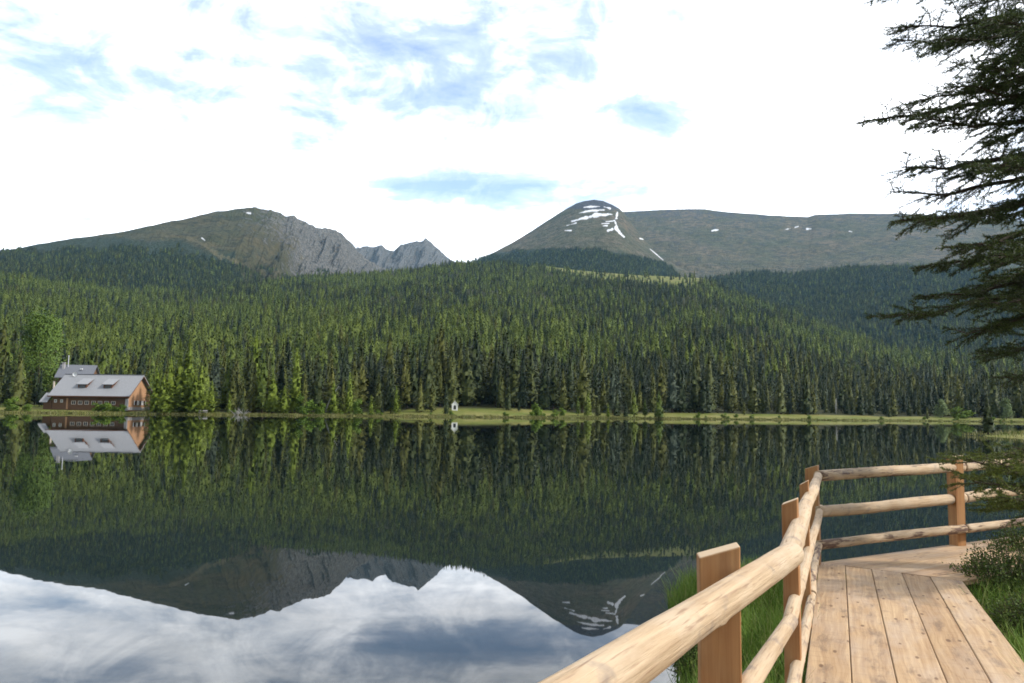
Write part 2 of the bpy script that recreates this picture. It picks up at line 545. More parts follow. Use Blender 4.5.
az = np.linspace(AZ0, AZ1, 1100)
T = np.concatenate([[-14, -6, -2, -.6, 0, .7, 1.5, 2.5, 4, 6, 9, 12, 16, 20, 25, 30, 36, 44, 54], np.linspace(66, 1000, 170)])
rs = shore_r(az)
fr = np.where(T < 60, 0, (T - 60) / 940.0)
rr = rs[None, :] + np.minimum(T, 60)[:, None] + fr[:, None] * (crestA_R(az) * 1.3 - rs - 60)[None, :]
AZG = np.broadcast_to(az[None, :], rr.shape)
zz = heightA(AZG, rr)
PXG = 512 + FPX * np.tan(AZG)
dd = rr - rs[None, :]
front_pts = [(-300, 22), (0, 26), (40, 30), (52, 60), (150, 62), (158, 8), (400, 10), (412, 27), (560, 30), (575, 22), (640, 22), (660, 30), (1300, 34)]


def front_d(px): return np.interp(px, [p[0] for p in front_pts], [p[1] for p in front_pts])


fd = front_d(PXG)
mead = np.maximum(1 - sstep(-2, 6, dd - np.maximum(fd, 16)), meadowA(AZG, rr))
clear_l = ((PXG > 92) & (PXG < 142) & (dd > 55) & (dd < 95))
mead = np.maximum(mead, clear_l * .8)
struct('hillside', grid_mesh('hillside', az, rr, zz, [M['ground']], {'meadow': mead}))


def mountain(name, mat, x0, x1, dpx, rows, crest, Rf, depth, base_y, power, rocks, snow=(), scrub=None, tracks=(), amp=10, seed=5, gully=None):
    a0 = azte(x0, 400)[0]; a1 = azte(x1, 400)[0]
    n = int((x1 - x0) / dpx); a = np.linspace(a0, a1, n)
    ct = table(crest)(a); Rc = Rf(a)
    jag = 0
    zc = Rc * ct + H
    zb = (Rc - depth) * table(base_y)(a) + H
    s = np.concatenate([-np.linspace(.5, .04, 14), np.linspace(0, 1, rows)])
    S = s[:, None]; A = np.broadcast_to(a[None, :], (len(s), n))
    r = Rc[None, :] - S * depth
    z = np.where(S >= 0, zb + (zc - zb) * (1 - np.clip(S, 0, 1)) ** power, zc + S * depth * .45)
    X = A * Rc.mean()
    env = sstep(-.05, .10, S) * 1.0
    px = 512 + FPX * np.tan(A)
    rock = np.zeros_like(z)
    g = amp * env * fbm(X / 300, S * 9.0, seed, 6)
    if gully is not None:
        ga = gully(px)
        gl = ridged(X / 105 + S * 1.4, S * 2.1 + X / 800, seed + 9, 5)
        g = g + ga * (.08 + .92 * env) * (gl - .78) * sstep(-.5, .0, S)
        cj = ga * .16 * (ridged(X / 70, 0 * X, seed + 31, 4) - .45)
        g = g + cj * (1 - sstep(.0, .14, np.abs(S)))
    z = z + g
    x = np.sin(A) * r; y = np.cos(A) * r
    PX, PY = proj(x, y, z)
    rock = np.clip(rocks(PX, PY, S), 0, 1)
    sn = np.zeros_like(z)
    wob = fbm(PX / 5, PY / 4, 3, 3)

    def stroke(pl, w):
        best = np.full(PX.shape, 1e9)
        for (ax, ay, aw), (bx, by, bw) in zip(pl[:-1], pl[1:]):
            t = np.clip(((PX - ax) * (bx - ax) + (PY - ay) * (by - ay)) / ((bx - ax) ** 2 + (by - ay) ** 2 + 1e-9), 0, 1)
            d = np.hypot(PX - ax - t * (bx - ax), PY - ay - t * (by - ay)) - (aw + t * (bw - aw)) * (.82 + 1.3 * wob)
            best = np.minimum(best, d)
        return 1 - sstep(-.25, .3, best)
    for pl in snow: sn = np.maximum(sn, stroke(pl, 1) * (S > -.02))
    tr = np.zeros_like(z)
    for pl in tracks: tr = np.maximum(tr, .6 * stroke(pl, 1))
    fo = scrub(PX, PY) if scrub is not None else np.zeros_like(z)
    struct(name, grid_mesh(name, a, r, z, [mat], {'rock': rock, 'snow': sn, 'scrub': fo, 'track': tr}))
    return a, r, z, PX, PY


# left ridge with its craggy right-hand face
LR = pxtable([(-300, 3000), (0, 3050), (150, 3250), (267, 3450), (358, 3800), (460, 4000)])
tree_L = lambda px: np.interp(px, [-300, 0, 60, 110, 150, 180, 205, 230, 290], [262, 253, 250, 247, 252, 250, 262, 266, 274])
mL = mountain('mountain', M['mt_left'], -230, 440, .55, 190,
              [(-300, 288), (-80, 262), (0, 251), (60, 240), (120, 231), (165, 222), (172, 220.5), (180, 220), (215, 211.5), (240, 207.5), (258, 206), (267, 205), (272, 206.5), (280, 211), (286, 214.5), (293, 213), (297, 216.5), (310, 221), (322, 224.5), (330, 224), (342, 230), (350, 238), (358, 247), (372, 258), (400, 272), (440, 290)],
              LR, 1500, [(-300, 300), (0, 296), (200, 296), (440, 300)], 1.12,
              lambda px, py, S: sstep(180, 275, px) * (.46 + .3 * sstep(255, 320, px) - .30 * sstep(225, 262, py) * (1 - sstep(270, 310, px))) + .55 * np.exp(-(((px - 150) / 22) ** 2 + ((py - 243) / 6) ** 2)),
              snow=[[(244, 212.0, .6), (250, 213.6, .9)], [(202, 238, .5), (205, 240.5, .9)]],
              scrub=lambda px, py: np.where(px < 235, sstep(-26, 0, py - tree_L(px)), 0) * .95 + .55 * np.exp(-(((px - 255) / 22) ** 2 + ((py - 252) / 8) ** 2)),
              tracks=[[(188, 237, 1.6), (205, 246, 2.2), (220, 256, 2.4), (242, 264, 2.0)]],
              amp=20, seed=4, gully=lambda px: 58 * sstep(195, 300, px) + 8)
# distant crags between the two massifs
mountain('mountain', M['mt_far'], 330, 500, .5, 110,
         [(330, 262), (345, 250), (358, 246), (372, 245.2), (382, 245), (388, 247), (394, 248.5), (400, 243.5), (408, 242), (416, 240.5), (425, 237.8), (431, 241), (438, 247), (446, 254), (456, 260), (500, 280)],
         pxtable([(330, 5300), (500, 5300)]), 1700, [(330, 290), (500, 290)], 1.0,
         lambda px, py, S: .85 + 0 * px, amp=14, seed=14, gully=lambda px: 52 + 0 * px)
# bare dome with its snow
tree_D = lambda px: np.interp(px, [440, 470, 500, 530, 560, 590, 620, 650, 672, 700], [275, 262, 254, 251, 249.5, 251, 254, 260, 268, 300])
SNOW_D = [[(584, 207.3, .5), (594, 206.3, .9), (600, 206.6, .6)], [(604, 206.8, .7), (610, 208.4, .7)],
          [(579, 213, .5), (590, 210.8, .9), (604, 209.8, .9)], [(572, 221.5, .7), (585, 217.8, 1.3), (592, 216.2, 1.8), (600, 214.4, 1.5), (612, 214.6, .8)],
          [(567, 225.5, .5), (576, 223, .8)], [(565, 230.6, .5), (571, 230.4, .6)], [(606, 221.6, .4), (613, 221, .7)], [(602, 223.5, .5), (609, 223.3, .7)], [(603, 225.8, .4), (607, 225.7, .8)], [(608, 230.5, .9), (612, 229.3, .9)],
          [(617.6, 212, .6), (616.6, 217, 1.4), (614.5, 220.5, 2.0), (616.5, 225, 1.5), (617, 229, 1.5), (619.5, 233, 1.2), (624, 237, .7)],
          [(640, 238.3, .6), (643, 239.3, .8)], [(650, 249, .25), (656, 254, .35), (663, 260, .2)]]
mD = mountain('mountain', M['mt_dome'], 400, 730, .4, 230,
              [(400, 292), (440, 278), (470, 264), (485, 256.5), (510, 243.5), (535, 228.5), (560, 212.5), (576, 203.5), (583, 201.5), (594, 199.5), (603, 200.8), (612, 204.5), (619, 208.5), (624, 213), (632, 224), (645, 240), (660, 256), (680, 268), (700, 276), (730, 290)],
              pxtable([(400, 3700), (594, 4000), (630, 3900), (730, 3400)]), 1700, [(400, 300), (730, 300)], 1.18,
              lambda px, py, S: .95 * (1 - sstep(203, 213, py)) + .22, snow=SNOW_D,
              scrub=lambda px, py: sstep(-9, 3, py - tree_D(px)) * .9, amp=12, seed=8, gully=lambda px: 4 + 0 * px)
# broad plateau ridge to the right
mountain('mountain', M['mt_dome'], 560, 1320, .6, 160,
         [(560, 222), (600, 215), (622, 211.5), (640, 210.6), (660, 209.3), (690, 208.6), (705, 209), (720, 211), (760, 214), (790, 216.3), (808, 216.8), (815, 214.6), (850, 213.4), (895, 213.2), (940, 215), (1024, 221), (1150, 235), (1320, 255)],
         pxtable([(560, 5100), (1320, 4700)]), 2100, [(560, 292), (1320, 292)], 1.25,
         lambda px, py, S: .34 + .15 * (1 - sstep(212, 225, py)) + 0 * px,
         snow=[[(712, 230.6, .6), (718, 229.8, .8)], [(785, 229.6, .4), (790, 228.6, .6)], [(795, 227.4, .5), (798, 226.6, .7)], [(807, 228.8, .8), (811, 228.8, .6)], [(849, 231.3, .5), (852, 231.6, .6)]],
         scrub=lambda px, py: sstep(245, 275, py + 8 * np.sin(px / 31.)) * .55,
         tracks=[[(746, 240, .6), (740, 248, 1.0), (735, 258, .6)], [(860, 262, .5), (885, 261, .7)]],
         amp=12, seed=23, gully=lambda px: 5 + 0 * px)
# wooded foothill under the plateau
B2t = [(560, 300), (640, 288), (700, 278), (740, 270), (765, 269), (790, 272), (815, 269.5), (850, 266), (900, 263.5), (960, 265), (1024, 269), (1320, 290)]
B2R = pxtable([(560, 2950), (1320, 2750)])
mB = mountain('hill', M['mt_dome'], 560, 1320, 1.2, 90, [(x, y + 4) for x, y in B2t], B2R, 1150, [(560, 345), (760, 342), (900, 362), (1320, 372)], 1.0,
              lambda px, py, S: 0 * px, scrub=lambda px, py: 0 * px + .9, amp=30, seed=41)

# ------------------------------------------------------------------ water
bm = MB(); n = 96
bm.add([(0, 0, 0)] + [(560 * math.cos(2 * math.pi * i / n), 560 * math.sin(2 * math.pi * i / n), 0) for i in range(n)],
       [[0, i + 1, (i + 1) % n + 1] for i in range(n)])
tag(bm.build('lake_water', M['water']), kind='structure')

# ------------------------------------------------------------------ tree kinds
def leaf_quads(base, dirv, side, ln, wd, normal_bias=None):
    """kites: arrays (n,3) base/dir/side, (n,) length/width -> verts, faces"""
    n = len(base)
    b = base; t = base + dirv * ln[:, None]
    mid = base + dirv * (ln * .42)[:, None]
    l = mid + side * (wd * .5)[:, None]; r = mid - side * (wd * .5)[:, None]
    v = np.stack([b, l, t, r], 1).reshape(-1, 3)
    f = np.arange(n * 4).reshape(n, 4)
    return v, f


def unit(a): return a / (np.linalg.norm(a, axis=-1, keepdims=True) + 1e-9)


def conifer(seed, hgt=20.0, rad=2.9, whorls=38, droop=.35, per=6, sprays=8, sz=.75, shape=.85, start=.05, gap=.1, core=.50):
    g = np.random.default_rng(seed)
    B, D, S, L, W = [], [], [], [], []
    for i in range(whorls):
        t = start + (1 - start) * (i / whorls) ** .95
        z = t * hgt
        R = rad * ((1 - t) ** shape) * (1 - .55 * math.exp(-t * 14)) + .12
        nb = max(3, int(per * (1 - .35 * t)))
        ph = g.uniform(0, 6.28)
        for k in range(nb):
            if g.random() < gap: continue
            a = ph + 6.283 * k / nb + g.normal(0, .25)
            Rb = R * g.uniform(.50, 1.28)
            ns = max(3, int(sprays * Rb / rad) + 3)
            q = np.sort(g.uniform(.12, 1.0, ns)); q[-1] = 1.0
            out = np.array([math.cos(a), math.sin(a), 0]); sd = np.array([-math.sin(a), math.cos(a), 0])
            zz_ = z - droop * Rb * q ** 1.4 + .10 * Rb * (q > .8) * q + g.normal(0, .12, ns)
            pos = out[None] * (Rb * q)[:, None] + np.array([0, 0, 1])[None] * zz_[:, None] + sd[None] * (g.normal(0, .16, ns) * Rb * q)[:, None]
            sgn = np.where(g.random(ns) < .5, -1, 1)
            dv = unit(out[None] * .75 + sd[None] * (sgn * g.uniform(.1, 1.1, ns))[:, None] + np.array([0, 0, 1])[None] * g.normal(-droop * .75, .28, ns)[:, None])
            sv = unit(np.cross(dv, unit(np.array([0, 0, 1])[None] + g.normal(0, .45, (ns, 3)))))
            ln = sz * g.uniform(.7, 1.45, ns) * (.55 + .45 * (1 - t))
            B.append(pos - dv * (ln * .35)[:, None]); D.append(dv); S.append(sv); L.append(ln); W.append(ln * g.uniform(.40, .75, ns))
    # leader
    k = 10
    B.append(np.stack([np.zeros(k), np.zeros(k), np.linspace(hgt * .965, hgt * 1.0, k)], 1)); dv = unit(np.stack([g.normal(0, .4, k), g.normal(0, .4, k), np.full(k, .9)], 1))
    D.append(dv); S.append(unit(np.cross(dv, g.normal(0, 1, (k, 3))))); L.append(np.full(k, .5)); W.append(np.full(k, .16))
    v, f = leaf_quads(*(np.concatenate(x) for x in (B, D, S, L, W)))
    # the dense needle mass close to the stem: a ragged cone
    nr, nk = 16, 11
    tt = np.linspace(start + .02, .97, nr)[:, None]; an = np.linspace(0, 6.283, nk, endpoint=False)[None, :]
    rr_ = core * rad * ((1 - tt) ** shape) * (1 - .5 * np.exp(-tt * 14)) * (1 + .28 * g.normal(0, 1, (nr, nk)).clip(-1.5, 1.5)) + .05
    zz_ = tt * hgt - droop * rr_ + g.normal(0, .12, (nr, nk))
    cv = np.stack([rr_ * np.cos(an), rr_ * np.sin(an), zz_], -1).reshape(-1, 3)
    i = np.arange(nr * nk).reshape(nr, nk); j = np.roll(i, -1, 1)
    cf = np.stack([i[:-1], j[:-1], j[1:], i[1:]], -1).reshape(-1, 4)
    q = cv[cf].reshape(-1, 3)                        # unshared corners, so each facet keeps its own shading
    return np.concatenate([v, q]), np.concatenate([f, np.arange(len(q)).reshape(-1, 4) + len(v)])


def broadleaf(seed, hgt=10.0, rad=3.0, n=2200, start=.18, sz=.42, lobes=16, column=False):
    g = np.random.default_rng(seed)
    cs = []
    for i in range(lobes):
        u = g.uniform(start, .95); a = g.uniform(0, 6.28)
        prof = math.sin(min(1, (u - start) / (1 - start) * .93 + .1) * math.pi) ** .6
        q = rad * prof * g.uniform(.2, .78)
        cs.append((q * math.cos(a), q * math.sin(a), u * hgt, rad * g.uniform(.26, .5)))
    B = []
    for x, y, z, r in cs:
        k = n // lobes
        d = unit(g.normal(0, 1, (k, 3))) * (g.random((k, 1)) ** .45)
        B.append(np.array([x, y, z]) + d * np.array([r, r, r * 1.15]))
    B = np.concatenate(B); k = len(B)
    dv = unit(g.normal(0, 1, (k, 3)) + np.array([0, 0, .2])); sv = unit(np.cross(dv, g.normal(0, 1, (k, 3))))
    ln = sz * g.uniform(.6, 1.3, k)
    return leaf_quads(B, dv, sv, ln, ln * g.uniform(.5, .8, k))


def trunk_mesh(name, hgt, r, mat, top=.96, bend=.0, limbs=0, seed=1):
    b = MB(); rd = random.Random(seed)
    pts = [(bend * math.sin(t * 3), bend * t, -.6 + (hgt * top + .6) * t) for t in (0, .05, .15, .35, .6, .8, 1)]
    b.tube(pts, [r * 1.5, r * 1.15, r, r * .8, r * .55, r * .33, r * .08], 7)
    for i in range(limbs):
        z = hgt * rd.uniform(.25, .75); a = rd.uniform(0, 6.28); l = hgt * .22
        b.tube([(0, 0, z), (math.cos(a) * l * .5, math.sin(a) * l * .5, z + l * .35), (math.cos(a) * l, math.sin(a) * l, z + l * .8)], [r * .4, r * .25, r * .08], 5)
    return mesh_np(name, b.v, b.f, [mat], None, True)


def crown_me(name, vf, mat, upw=.62, rnd=.30):
    v, f = vf
    g = np.random.default_rng(len(v))
    q = v[f]                                       # (n,4,3)
    c = q.mean(1); h = v[:, 2].max()
    rad = np.hypot(v[:, 0], v[:, 1]).max()
    on = unit(np.stack([c[:, 0] / rad * 1.6, c[:, 1] / rad * 1.6, upw * (.45 + c[:, 2] / h)], 1) + g.normal(0, rnd, (len(c), 3)))
    gn = np.cross(q[:, 2] - q[:, 0], q[:, 3] - q[:, 1])
    flip = (gn * on).sum(1) < 0
    f = np.where(flip[:, None], f[:, ::-1], f)
    me = mesh_np(name, v, np.ascontiguousarray(f), [mat], None, True)
    vn = np.zeros_like(v)
    vn[f.ravel()] = np.repeat(on, 4, 0)
    me.normals_split_custom_set_from_vertices(vn.tolist())
    return me


KINDS = {}


def add_kind(key, crowns, trunk, href): KINDS[key] = dict(crowns=crowns, trunk=trunk, href=href, n=0)


add_kind('spruce', [crown_me('spruce_crown', conifer(s, 20, rd_, wh, dr, 6, 8, .8, sh, st), M['spruce']) for s, rd_, wh, dr, sh, st in
                    ((1, 3.3, 34, .38, .86, .04), (2, 2.9, 36, .45, .78, .07), (3, 3.8, 32, .30, .92, .03), (4, 3.1, 32, .5, .74, .12))], trunk_mesh('spruce_trunk', 20, .24, M['bark']), 20.0)
add_kind('larch', [crown_me('larch_crown', conifer(s, 18, rd_, wh, dr, 6, 7, .62, sh, st, .18), M['larch']) for s, rd_, wh, dr, sh, st in
                   ((11, 3.3, 32, .12, .78, .08), (12, 2.8, 34, .05, .70, .12), (13, 3.8, 30, .2, .85, .05))], trunk_mesh('larch_trunk', 18, .2, M['bark']), 18.0)
add_kind('fresh', [crown_me('fresh_larch_crown', conifer(s, 18, rd_, 34, .12, 7, 9, .66, .80, .03, .22, .34), M['fresh']) for s, rd_ in ((14, 3.2), (15, 3.7))], KINDS['larch']['trunk'], 18.0)
add_kind('bigleaf', [crown_me('big_leafy_crown', broadleaf(27, 20, 7.2, 9000, .22, .50, 34), M['leafy'])], trunk_mesh('big_leafy_trunk', 20, .3, M['bark'], .8, .2, 6), 20.0)
add_kind('bluish', [crown_me('bluish_crown', conifer(31, 20, 2.6, 38, .45, 6, 8, .8, .8, .08), M['bluish'])], KINDS['spruce']['trunk'], 20.0)
add_kind('birch', [crown_me('birch_crown', broadleaf(s, 10, 2.9, 2600, .14, .5), M['birch']) for s in (21, 22)], trunk_mesh('birch_trunk', 10, .16, M['bark'], .8, .15, 5), 10.0)
add_kind('shrub', [crown_me('shrub_crown', broadleaf(s, 3, 1.5, 1100, .05, .30, 11), M['birch']) for s in (24, 25)], trunk_mesh('shrub_stem', 3, .06, M['bark'], .7, .05, 5), 3.0)
add_kind('pale', [crown_me('pale_crown', broadleaf(26, 4, 1.6, 1500, .06, .26, 12), M['pale'])], trunk_mesh('pale_stem', 4, .06, M['bark'], .7, .05, 5), 4.0)


def polar(az_, r): return Vector((math.sin(az_) * r, math.cos(az_) * r, float(heightA(az_, r))))


CROWN_OBJ = {}


def plant(kind, name, loc, hgt, wide=1.0, variant=None, label=None, cat=None, group=None, rz=None):
    K = KINDS[kind]; v = K['n'] % len(K['crowns']) if variant is None else variant; K['n'] += 1
    e = empty(name, loc, random.uniform(0, 6.28) if rz is None else rz)
    s = hgt / K['href']; e.scale = (s * wide, s * wide, s)
    c = obj('crown', K['crowns'][v], e); obj('trunk', K['trunk'], e)
    CROWN_OBJ.setdefault((kind, v), c)
    return tag(e, label, cat, group)


# --- trees and shrubs one can single out in the photo: (kind, name, px, top y, base y, metres behind the waterline, width factor, label)
def place_px(kind, name, px, ytop, ybase, dback, wide, label, cat='tree', group=None, variant=None):
    a = azte(px, 410)[0]; r = float(shore_r(a)) + dback
    p = polar(a, r)
    zt = r * azte(px, ytop)[1] + H
    return plant(kind, name, p, max(.8, zt - p.z), wide, variant, label, cat, group)


SPECIAL = [
    ('spruce', 'spruce_tree', 17, 347, 405, 20, 1.25, 'broad olive spruce standing alone left of the wooden lodge'),
    ('spruce', 'spruce_tree', 39, 369, 405, 24, 1.0, 'short dark spruce close beside the left end of the lodge'),
    ('bigleaf', 'broadleaf_tree', 37, 317, 375, 62, 1.0, 'big bright green broadleaf tree on the slope above the small grey-roofed hut'),
    ('fresh', 'larch_tree', 155, 366, 412, 3, 1.5, 'young larch against the right gable of the lodge'),
    ('fresh', 'larch_tree', 169, 357, 412, 5, 1.2, 'larch at the waterline, second to the right of the lodge gable'),
    ('fresh', 'larch_tree', 187, 340, 412, 8, 1.25, 'tallest bright green larch at the waterline right of the lodge'),
    ('fresh', 'larch_tree', 200, 364, 412, 5, 1.1, 'larch at the waterline just left of the small shore bench'),
    ('fresh', 'larch_tree', 229, 391, 413, 4, 1.1, 'small young larch at the water right of the shore bench'),
    ('spruce', 'spruce_tree', 242, 388, 413, 5, 1.2, 'small spruce behind the driftwood heap on the shore'),
    ('fresh', 'larch_tree', 254, 331, 412, 26, 1.1, 'tall yellow-green larch rising behind the driftwood heap'),
    ('larch', 'larch_tree', 262, 350, 412, 14, 1.1, 'slender larch in front of the tall yellow-green larch'),
    ('fresh', 'larch_tree', 295, 349, 413, 16, 1.2, 'olive larch behind the round bright shore bush'),
    ('fresh', 'larch_tree', 163, 374, 412, 2.5, 1.9, 'low broad larch at the foot of the second larch right of the gable'),
    ('fresh', 'larch_tree', 178, 353, 412, 6, 1.6, 'tall larch just left of the tallest bright green one'),
    ('fresh', 'larch_tree', 194, 374, 412, 3, 1.9, 'low broad larch right in front of the tallest bright green one'),
    ('fresh', 'larch_tree', 211, 381, 412, 5, 1.7, 'bushy larch directly behind the small shore bench'),
    ('fresh', 'larch_tree', 272, 372, 412, 7, 1.7, 'bushy larch right of the slender one near the driftwood heap'),
    ('fresh', 'larch_tree', 284, 386, 412, 4, 1.9, 'low broad larch left of the round bright shore bush'),
    ('shrub', 'shore_bush', 303, 396, 414, 2.5, 1.25, 'round bright green bush on the far shoreline', 'bush'),
    ('shrub', 'shore_bush', 320, 398, 414, 3, .8, 'narrow light bush right of the round bright one', 'bush'),
    ('fresh', 'larch_tree', 333, 380, 414, 6, 1.3, 'bushy larch under the leaning pale dead trunk'),
    ('fresh', 'larch_tree', 349, 373, 414, 9, 1.25, 'bushy olive larch left of the low bright shore bush'),
    ('shrub', 'shore_bush', 358, 400, 415, 2.5, 1.0, 'low bright bush beside the olive shore larch', 'bush'),
    ('fresh', 'larch_tree', 371, 395, 416, 1.5, 1.45, 'short bushy olive larch right at the water edge'),
    ('spruce', 'spruce_tree', 382, 400, 414, 8, 1.2, 'tiny spruce between two shore larches'),
    ('fresh', 'larch_tree', 396, 386, 414, 8, 1.3, 'larch at the left edge of the chapel meadow'),
    ('spruce', 'spruce_tree', 420, 376, 412, 14, 1.25, 'left one of two dark spruces on the chapel meadow'),
    ('spruce', 'spruce_tree', 432, 379, 412, 15, 1.25, 'right one of two dark spruces on the chapel meadow'),
    ('spruce', 'spruce_tree', 446, 381, 413, 8, .85, 'slim lone spruce immediately left of the white chapel'),
    ('spruce', 'spruce_tree', 519, 399, 412, 22, 1.3, 'small spruce at the back of the meadow right of the chapel'),
    ('shrub', 'shore_bush', 537, 401, 416, 6, 1.2, 'bright round bush on the meadow shore right of the chapel', 'bush'),
    ('shrub', 'shore_bush', 562, 408, 416, 8, 1.3, 'low dark bush right of the bright meadow bush', 'bush'),
    ('larch', 'larch_tree', 578, 396, 416, 7, 1.1, 'first of the shore larches right of the meadow'),
    ('larch', 'larch_tree', 588, 390, 416, 6, 1.15, 'second of the shore larches right of the meadow'),
    ('fresh', 'larch_tree', 608, 403, 416, 3, 1.2, 'low yellow-green larch between taller shore larches'),
    ('spruce', 'spruce_tree', 617, 388, 416, 8, 1.25, 'dark spruce among the shore larches'),
    ('larch', 'larch_tree', 634, 390, 416, 6, 1.2, 'last of the shore larches before the narrow lone tree'),
    ('spruce', 'spruce_tree', 598, 397, 416, 5, 1.3, 'short spruce between the second shore larch and the low yellow-green one'),
    ('larch', 'larch_tree', 645, 399, 417, 4, 1.4, 'short larch directly left of the narrow egg-shaped lone larch'),
    ('spruce', 'spruce_tree', 626, 401, 416, 3, 1.3, 'short spruce in front of the last shore larch'),
    ('larch', 'larch_tree', 659, 391, 419, 1.0, 1.25, 'narrow egg-shaped lone larch standing in the water edge'),
    ('shrub', 'shore_bush', 698, 411, 419, 2, .8, 'dark little bush on the right meadow strip', 'bush'),
    ('spruce', 'spruce_tree', 744, 400, 415, 22, 1.2, 'small spruce on the right meadow strip before the dark forest'),
    ('spruce', 'spruce_tree', 889, 402, 414, 25, 1.2, 'small pale-tipped spruce in front of the dark forest near the right bay'),
    ('spruce', 'spruce_tree', 927, 407, 416, 12, 1.2, 'tiny spruce at the right bay shore'),
    ('pale', 'pale_bush', 941, 400, 413, 26, 1.1, 'pale green bush against the dark forest in the right bay', 'bush'),
    ('shrub', 'shore_bush', 960, 408, 416, 24, 2.3, 'wide low yellow-green bush in the right bay', 'bush'),
    ('pale', 'pale_bush', 1006, 399, 417, 18, 1.0, 'round pale willow bush at the right end of the far shore', 'bush'),
]
rb_ = random.Random(31)
SMALL_ = []
for i in range(46):
    SMALL_.append((rb_.uniform(0, 1015), rb_.uniform(.7, 2.0), rb_.uniform(.4, 9)))
KINDGRP = {'spruce_tree': 'spruces along the far shore', 'larch_tree': 'larches along the far shore', 'shore_bush': 'bushes along the far shore', 'pale_bush': 'pale bushes in the right bay'}
for row in SPECIAL:
    kind, nm, px, yt, yb, db, wd, lab = row[:8]
    place_px(kind, nm, px, yt, yb, db, wd * (1.25 if kind == 'fresh' else (1.3 if px > 570 and kind in ('larch', 'spruce') else 1)), lab, row[8] if len(row) > 8 else 'tree', KINDGRP.get(nm))

for px_, hh_, db_ in SMALL_:
    if 34 < px_ < 152: continue
    a = azte(px_, 410)[0]
    plant('shrub', 'low_bush', polar(a, float(shore_r(a)) + db_), hh_, 1.5, None, 'knee-high little bush on the grass strip along the far waterline', 'bush', 'little bushes along the far waterline')

# --- the forest: jittered points over the hill
def scatter_polar(a0, a1, r0, r1, spacing, seed):
    g = np.random.default_rng(seed)
    n = int((a1 - a0) * (r1 ** 2 - r0 ** 2) / 2 / spacing ** 2)
    a = g.uniform(a0, a1, n); r = np.sqrt(g.uniform(r0 ** 2, r1 ** 2, n))
    return a, r, g


pts = []      # (az, r, z, height, kind)
# front rows: tighter, thinned so that no two stand on one spot
a, r, g = scatter_polar(R_(-42), R_(43), 235, 2250, 4.9, 5)
px = 512 + FPX * np.tan(a); d = r - shore_r(a); Rc = crestA_R(a)
keep = (d > front_d(px) + 5 * fbm(a * 90, a * 0, 9, 3)) & (r < Rc * 1.05) & ((meadowA(a, r) < .5) | (g.random(len(a)) < .06))
keep &= ~((px > 92) & (px < 142) & (d > 55) & (d < 92))
keep &= g.random(len(a)) < np.where(d < 140, .85, np.where(r < 900, .85, .75))
a, r, px, d = a[keep], r[keep], px[keep], d[keep]
cell = {}
ok = np.zeros(len(a), bool)
for i in np.argsort(d):
    x_, y_ = math.sin(a[i]) * r[i], math.cos(a[i]) * r[i]
    sp_ = 4.8 if d[i] < 90 else (5.6 if d[i] < 500 else 6.6)
    c = (int(x_ // 6.8), int(y_ // 6.8))
    if any(c2 in cell and (cell[c2][0] - x_) ** 2 + (cell[c2][1] - y_) ** 2 < sp_ ** 2 for c2 in [(c[0] + i_, c[1] + j_) for i_ in (-1, 0, 1) for j_ in (-1, 0, 1)]): continue
    cell[c] = (x_, y_); ok[i] = True
a, r, px, d = a[ok], r[ok], px[ok], d[ok]
z = heightA(a, r)
n = len(a); g = np.random.default_rng(77)
patch = .55 * fbm(np.sin(a) * r / 60, np.cos(a) * r / 60, 61, 4) + .75 * fbm(np.sin(a) * r / 150, np.cos(a) * r / 190, 63, 3)
pl = .13 + .85 * patch + np.interp(px, [0, 300, 420, 700, 1024], [.26, .22, .05, .02, .0]) + .34 * sstep(60, 350, d) - .45 * (d < 130) * (px > 400) - .15 * (d < 42) * (px <= 400)
kindv = np.where(g.random(n) < pl, 1, 0)
kindv = np.where((kindv == 0) & (g.random(n) < .055), 2, kindv)
big = np.clip(.5 + .9 * fbm(np.sin(a) * r / 40, np.cos(a) * r / 40, 71, 3), 0, 1)
hgt = np.interp(d, [0, 30, 120, 400, 1700], [15, 18.5, 17.5, 17, 14]) * (.58 + .66 * big) * g.uniform(.58, 1.26, n)
kindv = np.where((kindv == 0) & (d > 100) & (g.random(n) < .10), 2, kindv)
hgt = np.where((px > 400) & (px < 1000) & (d < 80), hgt * 1.12, hgt)
A_ = np.stack([a, r, z, hgt, kindv, px, d], 1)

# the 300 (spruce) and 130 (larch) that show largest become individuals
def zone(px_):
    return 0 if px_ < 160 else (1 if px_ < 412 else (2 if px_ < 660 else 3))


ZN = ['behind the wooden lodge', 'between the lodge and the chapel meadow', 'behind the chapel meadow', 'along the right half of the far shore']
taken = np.zeros(n, bool)
vis = (px > -12) & (px < 1036)
for kv, kname, nm, lim in ((0, 'spruce', 'spruce_tree', 255), (1, 'larch', 'larch_tree', 110), (2, 'bluish', 'pale_spruce', 30)):
    idx = np.nonzero((kindv == kv) & vis & (d < 130))[0]
    size = hgt[idx] / r[idx] * np.interp(d[idx] - front_d(px[idx]), [0, 12, 60, 130], [1.6, 1.25, .85, .6])
    idx = idx[np.argsort(-size)][:lim]
    for i in idx:
        taken[i] = True
        zi = zone(px[i])
        what = {0: 'tall dark green spruce', 1: 'olive-green feathery larch', 2: 'tall grey-green spruce'}[kv]
        plant(kname, nm, polar(a[i], r[i]), hgt[i], random.uniform(1.0, 1.45), None,
              what + ' in the forest front ' + ZN[zi], 'tree', {0: 'dark spruces', 1: 'larches', 2: 'grey-green spruces'}[kv] + ' in the forest front ' + ZN[zi])

rest = A_[~taken]


